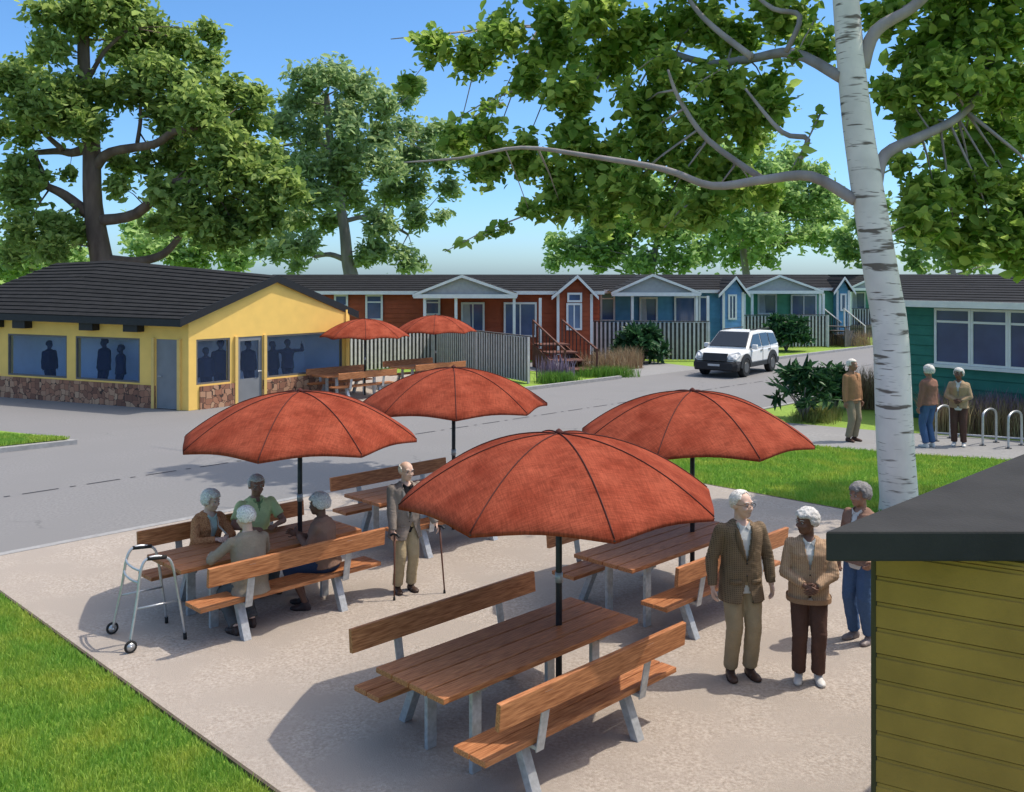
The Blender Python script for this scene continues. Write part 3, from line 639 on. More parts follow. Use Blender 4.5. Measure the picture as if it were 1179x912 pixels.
# soffit
poly(bm, [e0+Vector((0,0,-.02)), e1+Vector((0,0,-.02)), wl.P(-.5,EZ+.05,-.1), wl.P(wl.L,EZ+.05,-.1)])
part('fascia', bm, black, yb, off=YC)
for x in (-40, 11-6, 30, 107, 158):
    if x == 5: x = -2
    a = wl.at(x, 376)[0]; bm = NB(); prism(bm, [wl.P(a-.28,EZ-.62+.12,.002), wl.P(a+.28,EZ-.62+.12,.002), wl.P(a+.28,EZ-.12,.002), wl.P(a-.28,EZ-.12,.002)], wl.n*.28); part('eave_bracket', bm, black, yb, off=YC, bevel=.01)

# ---- the row of homes
def hmat(name, c): return mat(name, c, .7, .12, 3, .1, 60, island=.08)
redm = hmat('red_siding', (.34,.075,.03)); bluem = hmat('teal_siding', (.12,.32,.48)); blm = hmat('blue_siding', (.16,.34,.60)); grm = hmat('green_siding', (.13,.40,.24)); slate = hmat('slate_siding', (.17,.24,.36))
deckm = mat('deck_boards', (.17,.13,.11), .8, .2, 5)
def window(parent, off, x0, y0, x1, y1, Y, kind='plain', glass=None, mull=0, tr_=0, nam='window', fw=.09, fr=None):
    a = PP(x0, y1, Y); b_ = PP(x1, y0, Y); w_ = b_.x-a.x; h_ = b_.z-a.z; nrm = Vector((0,-1,0)); d = Vector((1,0,0)); up = Vector((0,0,1))
    P0 = Vector((a.x, Y-.035, a.z)); bm = NB(); frame_box(bm, P0, d, w_, h_, fw, .07, nrm)
    for i in range(mull):
        x = w_*(i+1)/(mull+1)-.03; prism(bm, [P0+d*x+up*fw, P0+d*(x+.06)+up*fw, P0+d*(x+.06)+up*(h_-fw), P0+d*x+up*(h_-fw)], nrm*.055)
    if tr_: prism(bm, [P0+d*fw+up*(h_*tr_), P0+d*(w_-fw)+up*(h_*tr_), P0+d*(w_-fw)+up*(h_*tr_+.06), P0+d*fw+up*(h_*tr_+.06)], nrm*.05)
    wf = part(nam, bm, fr or white, parent, off=off)
    bm = NB(); prism(bm, [P0+d*fw+up*fw, P0+d*(w_-fw)+up*fw, P0+d*(w_-fw)+up*(h_-fw), P0+d*fw+up*(h_-fw)], nrm*.02); part('pane', bm, glass or glassb, wf, off=off)
    if kind == 'curtain':
        bm = NB(); prism(bm, [P0+d*fw+up*fw+nrm*.021, P0+d*(w_*.42)+up*fw+nrm*.021, P0+d*(w_*.36)+up*(h_-fw)+nrm*.021, P0+d*fw+up*(h_-fw)+nrm*.021], nrm*.004); part('curtain', bm, curt, wf, off=off)
    return wf
def home(label, sid, Y, x0, x1, porch, bay, wins, baym, posts, roofrise=3.89, extra=None, dY=2.4, eave=3.1):
    X0 = (x0-CX)*Y/F; X1 = (x1-CX)*Y/F; off = Vector(((X0+X1)/2, Y, 0)); root = thing('park_home', label, 'house', off, 0, 'park homes in a row across the road')
    bm = NB(); siding(bm, (X0,Y,0), (X1,Y,0), .45, eave, .21, .035); box(bm, (X0,Y,0), (X1,Y+6,eave)); siding(bm, (X1,Y,0), (X1,Y+6,0), .45, eave, .21, .035); part('wall', bm, sid, root, off=off)
    bm = NB(); courses(bm, (X0-.2,Y-.35,eave), (X1+.2,Y-.35,eave), (X1+.2,Y+3,roofrise), (X0-.2,Y+3,roofrise), 9, .03); courses(bm, (X1+.2,Y+6.35,eave), (X0-.2,Y+6.35,eave), (X0-.2,Y+3,roofrise), (X1+.2,Y+3,roofrise), 9, .03)
    poly(bm, [(X1,Y,eave), (X1,Y+6,eave), (X1,Y+3,roofrise)]); poly(bm, [(X0,Y,eave), (X0,Y+6,eave), (X0,Y+3,roofrise)])
    part('roof', bm, roofpl, root, off=off)
    bm = NB(); box(bm, (X0-.2,Y-.42,eave-.11), (X1+.2,Y-.352,eave+.04)); part('gutter', bm, white, root, off=off)
    # porch
    if porch:
        pl, pk_, pr, pye, pyp = porch; Yp = Y-dY
        a = PP(pl, pye, Yp); c = PP(pr, pye, Yp); p = PP(pk_, pyp, Yp); ze = a.z
        ov_ = .0
        bm = NB(); courses(bm, (a.x-.1,Yp-.15,ze), (a.x-.1,Y+2.6,ze+.0), (p.x,Y+2.6,p.z-.05), (p.x,Yp-.15,p.z), 6, .02)
        courses(bm, (c.x+.1,Y+2.6,ze), (c.x+.1,Yp-.15,ze), (p.x,Yp-.15,p.z), (p.x,Y+2.6,p.z-.05), 6, .02); part('porch_roof', bm, roofpl, root, off=off)
        bm = NB()
        for u, v in (((a.x-.15,Yp-.2,ze-.02), (p.x,Yp-.2,p.z+.02)), ((p.x,Yp-.2,p.z+.02), (c.x+.15,Yp-.2,ze-.02))):
            u = Vector(u); v = Vector(v); prism(bm, [u, v, v-Vector((0,0,.12)), u-Vector((0,0,.12))], (0,.06,0))
        box(bm, (a.x-.12,Yp-.19,ze-.2), (c.x+.12,Yp-.06,ze-.03)); part('bargeboard', bm, white, root, off=off)
        bm = NB(); prism(bm, [(a.x+.2,Yp-.02,ze-.03), (c.x-.2,Yp-.02,ze-.03), (p.x,Yp-.02,p.z-.1)], (0,.06,0)); part('pediment', bm, mat('pediment_grey', (.36,.36,.35), .8, .08), root, off=off)
        bm = NB(); box(bm, (a.x-.1,Y-dY-.1,.55), (c.x+.4,Y-.04,.7)); box(bm, (a.x,Y-dY,0), (c.x+.3,Y-.1,.55)); part('deck', bm, deckm, root, off=off)
        for x in posts:
            X = (x-CX)*Yp/F; bm = NB(); box(bm, (X-.06,Yp-.06,.7), (X+.06,Yp+.06,ze-.2)); part('porch_post', bm, white, root, off=off)
    if bay:
        bl, bk, br, bye, byp = bay; Yb = Y-.7; a = PP(bl, bye, Yb); c = PP(br, bye, Yb); p = PP(bk, byp, Yb); ze = a.z; pz_ = p.z-.12
        bm = NB(); siding(bm, (a.x,Yb,0), (c.x,Yb,0), .35, ze, .21, .03); box(bm, (a.x,Yb,0), (c.x,Y-.04,ze))
        def top(z, zt):
            f = (zt-ze)/(pz_-ze); m_ = (c.x-a.x)/2; return m_*f, (c.x-a.x)-m_*f
        siding(bm, (a.x,Yb,0), (c.x,Yb,0), ze, pz_, .18, .03, top); prism(bm, [(a.x,Yb+.01,ze), (c.x,Yb+.01,ze), (p.x,Yb+.01,pz_)], (0,.2,0)); part('bay_wall', bm, baym, root, off=off)
        bm = NB(); courses(bm, (a.x-.25,Yb-.3,ze-.1), (a.x-.25,Y+1.6,ze-.1), (p.x,Y+1.6,p.z-.03), (p.x,Yb-.3,p.z-.03), 5, .02); courses(bm, (c.x+.25,Y+1.6,ze-.1), (c.x+.25,Yb-.3,ze-.1), (p.x,Yb-.3,p.z-.03), (p.x,Y+1.6,p.z-.03), 5, .02); part('bay_roof', bm, roofpl, root, off=off)
        bm = NB()
        for u, v in (((a.x-.3,Yb-.36,ze-.13), (p.x,Yb-.36,p.z)), ((p.x,Yb-.36,p.z), (c.x+.3,Yb-.36,ze-.13))):
            u = Vector(u); v = Vector(v); prism(bm, [u, v, v-Vector((0,0,.15)), u-Vector((0,0,.15))], (0,.06,0))
        for X in (a.x, c.x): box(bm, (X-.06,Yb-.06,.3), (X+.06,Yb+.02,ze-.02))
        part('bargeboard', bm, white, root, off=off)
    for wn in wins:
        x0_, y0_, x1_, y1_, on, kw = wn; window(root, off, x0_, y0_, x1_, y1_, (Y-.04 if on == 'w' else Y-.74), **kw)
    if extra: extra(root, off)
    return root
C_ = dict(kind='curtain'); 
home('red timber park home with gable porch, nearest the yellow building', redm, 43.4, 300, 690, (479.5, 532, 592, 338, 317), (642.5, 664.5, 681, 338, 316.5),
 [(385,339,401,353,'w',{}), (421,339,441,369,'w',dict(tr_=.68)), (489,343,507,363,'w',dict(tr_=.7)), (531,348,558,384,'w',dict(kind='curtain',mull=1)), (580,348,618,388,'w',dict(mull=1)), (653,337,670,348,'b',dict(glass=glassb)), (652,349,670,380,'b',dict(mull=1,glass=glassl))],
 redm, (489, 525, 592, 622))
home('blue and teal park home with gable porch behind the white car', bluem, 47.0, 690.5, 836, (707, 751, 803, 336, 316), (833, 846, 855, 336, 318),
 [(691,336,708,370,'w',dict(tr_=.75)), (736,342,757,371,'w',dict(kind='curtain')), (776,341,801,373,'w',{}), (804,341,816,373,'w',{}), (838,339,848,368,'b',dict(mull=1))],
 blm, (728, 802, 815))
home('green park home with gable porch, between blue home and white trunk', grm, 54.0, 842, 968, (856, 897, 944, 334, 317), (964, 970.5, 977, 334, 318.5),
 [(872,338,894,362,'w',dict(kind='curtain')), (910,339,940,365,'w',dict(mull=1)), (967,338,974,358,'b',{})],
 bluem, (857, 866, 944, 948))
home('pale green park home farthest along the row, half behind the white trunk', grm, 62.0, 974, 1062, (979, 1006, 1034, 331, 318), None,
 [(980,336,996,356,'w',dict(kind='curtain')), (1006,336,1024,356,'w',{})],
 bluem, (979, 1034))

# ---- fences and stairs
picket = mat('pale_picket', (.50,.485,.47), .8, .12, 5, island=.12)
backer = mat('dark_slats', (.085,.078,.074), .85, .25, 5)
def fence(label, A, B, h=1.7, zb=0):
    A = Vector(A); B = Vector(B); Ln = (B-A).length; ang = math.atan2(B.y-A.y, B.x-A.x); root = thing('picket_fence', label, 'fence', (A.x, A.y, zb), ang, 'slatted fences in front of the park homes')
    bm = NB(); box(bm, (0,.03,.05), (Ln,.05,h-.03)); box(bm, (0,-.005,.25), (Ln,.028,.33)); box(bm, (0,-.005,h-.3), (Ln,.028,h-.22)); part('rail', bm, backer, root)
    bm = NB(); x = .02
    while x < Ln-.08: 
        box(bm, (x,-.035,.04), (x+.085,-.008,h+random.uniform(-.01,.01))); x += .19
    part('slat_panel', bm, picket, root)
    bm = NB(); box(bm, (-.02,-.06,h+.012), (Ln+.02,.07,h+.05)); part('top_rail', bm, backer, root)
    k = max(1, int(Ln/2.6))
    for i in range(k+1):
        bm = NB(); X = Ln*i/k; box(bm, (X-.05,-.06,0), (X+.05,.0,h+.01)); part('post', bm, picket, root)
    return root
fa = G(501,421); fb = G(609,441.5); fc = G(398,429)
fence('slatted fence running towards the road in front of red home porch', fa, fb, 1.65)
fence('slatted fence behind the far picnic tables by yellow building', fc, fa+Vector((-.08,0,0)), 1.5)
fence('slatted fence in front of the blue home', G(681,414.6), G(816,415.5), 1.75)
fence('slatted fence in front of the green home', G(852,400.5), G(953,399.5), 1.7)
fence('slatted fence by the farthest home beside the white trunk', G(970,386.5), G(1012,386), 1.7)
def stairs(label, P0, P1, z, wd, m, n=4):
    P0 = Vector(P0); P1 = Vector(P1); d = P1-P0; ang = math.atan2(d.y, d.x); Ln = d.length
    root = thing('stairs', label, 'stairs', (P0.x,P0.y,0), ang, 'entrance stairs of the park homes')
    for i in range(n):
        bm = NB(); x = Ln*i/n; zt = z*(n-i)/n; box(bm, (x,-wd/2,zt-.06), (x+Ln/n+.04,wd/2,zt)); part('tread', bm, m, root)
    for s in (-1, 1):
        bm = NB(); y = s*wd/2; prism(bm, [(0,y,z-.02), (Ln,y,z/n-.1), (Ln,y,0), (0,y,0)], (0,.04*s,0)); part('stringer', bm, m, root)
        bm = NB(); bar(bm, (0,y,z+.95), (Ln+.15,y,z/n+.75), .06, .06); bar(bm, (Ln+.1,y,0), (Ln+.1,y,z/n+.8), .07, .07); bar(bm, (0,y,z), (0,y,z+1), .07, .07); part('handrail', bm, m if m is not backer else picket, root)
        bm = NB()
        for i in range(1, 9):
            x = Ln*i/9; zz = z+(z/n-z)*i/9; bar(bm, (x,y,zz), (x,y,zz+.85), .03, .03)
        part('baluster', bm, black, root)
redwood = mat('red_deck', (.13,.055,.038), .75, .2, 5)
stairs('reddish wooden stairs with dark balusters beside the red home bay', G(632,425,0)+Vector((0,1.2,0)), G(668,433), 1.0, 1.3, redwood)
stairs('grey stairs with sloping handrail at the end of the green home fence', G(960,399), G(983,396.5), 1.1, 1.2, backer)

# ---- big green building at the right
dg_ = hmat('deep_green_siding', (.035,.17,.13))
GA = Vector(((1040-CX)*26.2/F, 26.2, 0)); GB = Vector(((1190-CX)*23.6/F, 23.6, 0)); GB = GA+(GB-GA)*2.2
gw = Wall(GA, GB); gb = thing('clubhouse', 'deep green sided building with wide white framed windows at right', 'building', GA)
ez = 3.17
bm = NB(); siding(bm, GA, GB, .1, ez, .27, .035); prism(bm, [gw.P(0,0,-.01), gw.P(gw.L,0,-.01), gw.P(gw.L,ez,-.01), gw.P(0,ez,-.01)], -gw.n*7)
part('wall', bm, dg_, gb, off=GA)
bm = NB(); courses(bm, gw.P(-.3,ez,.4), gw.P(gw.L,ez,.4), gw.P(gw.L,3.9,-3.5), gw.P(-2.7,3.9,-3.5), 12, .02); courses(bm, gw.P(gw.L,ez,-7.4), gw.P(-4.3,ez,-7.4), gw.P(-2.7,3.9,-3.5), gw.P(gw.L,3.9,-3.5), 8, .02)
part('roof', bm, roofpl, gb, off=GA)
bm = NB(); prism(bm, [gw.P(-.3,ez-.14,.46), gw.P(gw.L,ez-.14,.46), gw.P(gw.L,ez+.03,.46), gw.P(-.3,ez+.03,.46)], -gw.n*.05); part('gutter', bm, white, gb, off=GA)
s0, zt = gw.at(1076, 352); zb = 1.52; zt = 3.0; zm = 2.72
cols_ = [gw.at(x, 380)[0] for x in (1076, 1118, 1161, 1206, 1252)]
for a, b_ in zip(cols_, cols_[1:]):
    bm = NB(); P0 = gw.P(a+.03, zb, .04); frame_box(bm, P0, gw.d, b_-a-.005, zt-zb, .06, .05, gw.n)
    P1 = gw.P(a+.09, zm-.0-.1, .04); prism(bm, [P1, P1+gw.d*(b_-a-.125), P1+gw.d*(b_-a-.125)+Vector((0,0,.06)), P1+Vector((0,0,.06))], gw.n*.045)
    wf = part('window', bm, white, gb, off=GA)
    for z0_, z1_ in ((zb+.06, zm-.1), (zm-.04, zt-.06)):
        bm = NB(); prism(bm, [gw.P(a+.09,z0_,.042), gw.P(b_-.035,z0_,.042), gw.P(b_-.035,z1_,.042), gw.P(a+.09,z1_,.042)], gw.n*.012); part('pane', bm, glassd, wf, off=GA)
bm = NB(); prism(bm, [gw.P(cols_[0]-.08,zb-.09,.04), gw.P(cols_[-1]+.08,zb-.09,.04), gw.P(cols_[-1]+.08,zb-.005,.04), gw.P(cols_[0]-.08,zb-.005,.04)], gw.n*.1); part('sill', bm, white, gb, off=GA)

# ---- olive shed at lower right
olive = mat('olive_boards', (.35,.205,.042), .75, .14, 3, .35, 26, stretch=(1,1,1), island=.07)
ra = G(950,612,2.5)                      # front left roof corner
shed = thing('shed', 'olive boarded shed with flat dark grey hipped roof in the near corner', 'shed', (ra.x+.3, ra.y+.3, 0))
so_ = Vector((ra.x+.3, ra.y+.3, 0))
back = G(1400,441,2.5); rb = ra+(G(1179,522,2.5)-ra)*2.2
fr_ = Vector((ra.x+4.2, ra.y, 2.5))
bm = NB()
apex = ra+Vector((3.0,1.3,.12))
th = .165
poly(bm, [ra, fr_, fr_+Vector((1.5,3.5,0)), rb], th)
part('roof', bm, mat('roof_membrane', (.030,.029,.028), .9, .25, 2, .25, 40), shed, off=so_, bevel=.012)
WA = ra+Vector((.44,.45,0)); WA.z = 0
# wall runs towards the right and nearer to the camera, and back along the road direction
dv = Vector((1,-.62,0)).normalized(); WBf = WA+dv*4.5
Wd = Wall(WA, WBf)
bm = NB(); z = 0
while z < 2.32:
    h_ = min(.152, 2.325-z)
    prism(bm, [Wd.P(0,z,0), Wd.P(0,z,.022), Wd.P(0,z+h_-.03,.022), Wd.P(0,z+h_-.024,.014), Wd.P(0,z+h_-.008,.014), Wd.P(0,z+h_-.002,.0)], Wd.d*4.5); z += .152
part('front_boards', bm, olive, shed, off=so_)
wz = Wall(WA+Vector((3.4,3.2,0)), WA)
bm = NB(); z = 0
while z < 2.32:
    h_ = min(.152, 2.325-z); prism(bm, [wz.P(0,z,0), wz.P(0,z,.02), wz.P(0,z+h_-.01,.02), wz.P(0,z+h_-.01,0)], wz.d*wz.L); z += .152
part('side_boards', bm, olive, shed, off=so_)
bm = NB(); prism(bm, [Wd.P(.03,0,-.005), Wd.P(4.4,0,-.005), Wd.P(4.4,0,-.005)+Vector((1.5,3.0,0)), WA+Vector((3.4,3.15,0))-Vector((0,0,0))], (0,0,2.33)); part('core', bm, black, shed, off=so_)
bm = NB(); tube(bm, [Wd.P(-.0,0,.012), Wd.P(-.0,2.33,.012)], .018, 8); part('corner_trim', bm, mat('olive_dark', (.06,.05,.02), .8, .1), shed, off=so_)

# ============================================================ PICNIC TABLES, BENCHES, UMBRELLAS
def plank(bm, x0, x1, y0, y1, z0, z1):
    box(bm, (x0,y0,z0), (x1,y1,z1))
def make_table():
    t = thing('picnic_table', 't', 'table', (0,0,0))
    bm = NB()
    for i in range(4):
        if i in (1, 2): # hole for the pole between planks is a slot; planks stay whole
            pass
        y0 = -.42+i*.21; plank(bm, -1.17, 1.17, y0+.008, y0+.202, .705, .75)
    part('tabletop', bm, wood, t, bevel=.006)
    for x in (-.72, .72):
        bm = NB(); box(bm, (x-.045,-.36,.66), (x+.045,.36,.703)); part('crossbar', bm, steel, t)
        for y in (-.27, .27):
            bm = NB(); box(bm, (x-.05,y-.02,0), (x+.05,y+.02,.66)); part('leg', bm, steel, t, bevel=.004)
    return t
def make_bench():
    t = thing('bench', 'b', 'bench', (0,0,0))      # faces +y, backrest at -y
    bm = NB(); plank(bm, -1.15, 1.15, -.17, -.006, .41, .455); plank(bm, -1.15, 1.15, .006, .17, .41, .455); part('seat', bm, wood, t, bevel=.006)
    bm = NB(); Mx = Matrix.Translation((0,-.195,0)) @ Matrix.Rotation(R(5),4,'X'); box(bm, (-1.12,-.022,.69), (1.12,.022,.89), Mx); part('backrest', bm, wood, t, bevel=.006)
    for x in (-.62, .62):
        bm = NB(); bar(bm, (x,-.195,.36), (x,-.285,.84), .085, .012, Vector((0,1,0))) ; bar(bm, (x,-.20,.39), (x,.13,.39), .085, .03); part('bracket', bm, steel, t, bevel=.003)
        bm = NB(); prism(bm, [(x-.045,-.02,.385), (x-.045,.06,.385), (x-.045,-.11,0), (x-.045,-.19,0)], (.09,0,0)); part('leg', bm, steel, t, bevel=.004)
    return t
def make_umbrella():
    t = thing('parasol', 'u', 'umbrella', (0,0,0)); R_ = 1.44; zt = 2.46; dr = .56
    def surf(phi, r):      # r 0..1
        u = (phi/(pi/4)) % 1; s = math.sin(pi*u)
        rr = R_*r*(1-.075*s*r); z = zt-dr*(r**2.05)-.05*s*r*(1-r)*2 + .045*s*r*r*r
        return Vector((rr*math.cos(phi), rr*math.sin(phi), z))
    bm = NB(); nr, na = 14, 64; top = bm.verts.new((0,0,zt)); prev = None
    rows = []
    for i in range(1, nr+1): rows.append([bm.verts.new(surf(2*pi*k/na, i/nr)) for k in range(na)])
    for k in range(na): bm.faces.new((top, rows[0][k], rows[0][(k+1)%na]))
    for a, b_ in zip(rows, rows[1:]):
        for k in range(na): bm.faces.new((a[k], b_[k], b_[(k+1)%na], a[(k+1)%na]))
    # short hem
    hem = [bm.verts.new(v.co*1.0+Vector((0,0,-.035))) for v in rows[-1]]
    for k in range(na): bm.faces.new((rows[-1][k], hem[k], hem[(k+1)%na], rows[-1][(k+1)%na]))
    cn = part('canopy', bm, canvas, t, True); sd = cn.modifiers.new('solid','SOLIDIFY'); sd.thickness = .006
    seam = mat('seam', (.07,.015,.01), .8, .1)
    bm = NB()
    for k in range(8): tube(bm, [surf(k*pi/4, r)+Vector((0,0,.004)) for r in [i/14 for i in range(0,15)]], .006, 6)
    part('seam', bm, seam, cn, True)
    for k in range(8):
        bm = NB(); tube(bm, [surf(k*pi/4, r)-Vector((0,0,.018)) for r in [i/10 for i in range(0,11)]], .009, 6); part('rib', bm, darkmetal, t, True)
        bm = NB(); p = surf(k*pi/4, .5)-Vector((0,0,.02)); tube(bm, [(0.03*math.cos(k*pi/4), .03*math.sin(k*pi/4), 1.86), p], .007, 6); part('strut', bm, darkmetal, t, True)
    bm = NB(); tube(bm, [(0,0,0), (0,0,zt-.02)], .029, 16); part('pole', bm, darkmetal, t, True)
    bm = NB(); tube(bm, [(0,0,1.13), (0,0,1.22)], .036, 16); part('collar', bm, steel, t, True)
    bm = NB(); tube(bm, [(0,0,1.83), (0,0,1.89)], .045, 16); part('runner', bm, darkmetal, t, True)
    bm = NB(); tube(bm, [(0,0,zt-.0), (0,0,zt+.02), (0,0,zt+.035), (0,0,zt+.045)], [.04,.035,.02,.004], 14); part('finial', bm, seam, t, True)
    return t
tb0, be0, um0 = make_table(), make_bench(), make_umbrella(); used = set()
def put(o, key, loc, rz, label, group):
    if key not in used:
        used.add(key); o.location = loc; o.rotation_euler = (0,0,rz); o['label'] = label; o['group'] = group; return o
    return dup(o, loc, rz, label, group)
sets = [  # pole position, names
 (Vector((.42,8.52,0)), 'nearest the camera', 'large near red umbrella', 1),
 (Vector((-2.58,11.57,0)), 'where four old people sit', 'left red umbrella over the seated people', 1),
 (Vector((2.2,11.6,0)), 'behind the man in the tweed jacket', 'right red umbrella by the lawn', 1),
 (Vector((-.89,14.5,0)), 'behind the man with two canes', 'middle red umbrella by the road', 1),
 (Vector((-4.75,30.7,0)), 'beside the gable of the yellow building', 'small far red umbrella nearest the yellow gable', 1),
 (Vector((-2.68,33.4,0)), 'farthest away by the slatted fence', 'small far red umbrella in front of the slatted fence', 1)]
CT = []
for i, (P, wh, ul, _) in enumerate(sets):
    z = .015 if i < 4 else .006
    Cn = P-D*.55; CT.append(Cn)
    # planks part round the pole: pole passes the middle joint
    Cn = Cn + Vector((0,0,z))
    put(tb0, 't', Cn, R(45), 'brown plank picnic table '+wh, 'picnic tables')
    side = N*.70
    put(be0, 'b', Cn+side-D*.03, R(45), 'bench on the camera side of the table '+wh, 'benches at the picnic tables')
    put(be0, 'b', Cn-N*.65+D*.06, R(225), 'bench on the road side of the table '+wh, 'benches at the picnic tables')
    put(um0, 'u', P+Vector((0,0,z)), R([14,-5,19,5,10,2][i]), ul+' with eight panels', 'red umbrellas over the picnic tables')

# ============================================================ PEOPLE
def remesh(bm, voxel, smooth=2, fac=.5):
    me = bpy.data.meshes.new('tmp'); bm.to_mesh(me); bm.free(); o = bpy.data.objects.new('tmp', me); C.objects.link(o)
    m = o.modifiers.new('r', 'REMESH'); m.mode = 'VOXEL'; m.voxel_size = voxel
    if smooth: s = o.modifiers.new('s', 'SMOOTH'); s.factor = fac; s.iterations = smooth
    dg = bpy.context.evaluated_depsgraph_get(); me2 = bpy.data.meshes.new_from_object(o.evaluated_get(dg))
    bpy.data.objects.remove(o); bpy.data.meshes.remove(me)
    out = NB(); out.from_mesh(me2); bpy.data.meshes.remove(me2); return out
def cone(bm, p, q, r1, r2, round_=True, seg=16, fl=1.0, side=None):
    p = Vector(p); q = Vector(q); t = (q-p).normalized()
    s = (side - t*side.dot(t)).normalized() if side is not None else t.orthogonal().normalized(); b_ = t.cross(s)
    loft(bm, [[c+(s*math.cos(a)*r+b_*math.sin(a)*r*fl) for a in [2*pi*k/seg for k in range(seg)]] for c, r in ((p, r1), (p.lerp(q,.5), (r1+r2)/2), (q, r2))])
    if round_: ell(bm, p, (r1*.99,)*3, sub=2); ell(bm, q, (r2*.99,)*3, sub=2)
def ik(a, b_, l1, l2, hint):
    a = Vector(a); b_ = Vector(b_); d = b_-a; L_ = d.length
    if L_ > (l1+l2)*.999: b_ = a+d.normalized()*(l1+l2)*.999; d = b_-a; L_ = d.length
    x = (l1*l1-l2*l2+L_*L_)/(2*L_); h_ = math.sqrt(max(0, l1*l1-x*x)); u = d.normalized(); hv = Vector(hint); hv = (hv-u*hv.dot(u)).normalized()
    return a+u*x+hv*h_, b_
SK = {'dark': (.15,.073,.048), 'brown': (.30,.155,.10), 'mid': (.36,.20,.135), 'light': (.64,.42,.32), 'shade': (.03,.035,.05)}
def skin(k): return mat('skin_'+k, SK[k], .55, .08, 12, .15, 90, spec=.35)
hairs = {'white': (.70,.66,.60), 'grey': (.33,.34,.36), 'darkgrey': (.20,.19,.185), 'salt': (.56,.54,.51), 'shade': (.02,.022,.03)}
def hairm(k): return mat('hair_'+k, hairs[k], .7, .35, 60, .6, 120)

def rings(prof, T, infl=0., seg=28):
    out = []
    for (z, yc, rx, ry) in prof:
        r = []
        for k in range(seg):
            a = 2*pi*k/seg; ca, sa = math.cos(a), math.sin(a); e_ = .85
            r.append(T @ Vector((math.copysign(abs(ca)**e_, ca)*(rx+infl), yc+math.copysign(abs(sa)**e_, sa)*(ry+infl), z)))
        out.append(r)
    return out
from mathutils import noise as MN
def folds(bm, amp, sd_, bands=()):
    bm.normal_update()
    mv = []
    for v in bm.verts:
        c = v.co; a_ = amp*(MN.noise(Vector((c.x*16+sd_, c.y*16, c.z*7)))+.6*MN.noise(Vector((c.x*26, c.y*26+sd_, c.z*34))))
        for (p_, rad_, am_) in bands:
            d_ = (c-p_).length
            if d_ < rad_: a_ += am_*(1-d_/rad_)*math.sin((c.z-p_.z)*190+c.x*60)
        mv.append(v.co+v.normal*a_)
    for v, c in zip(bm.verts, mv): v.co = c
    return bm
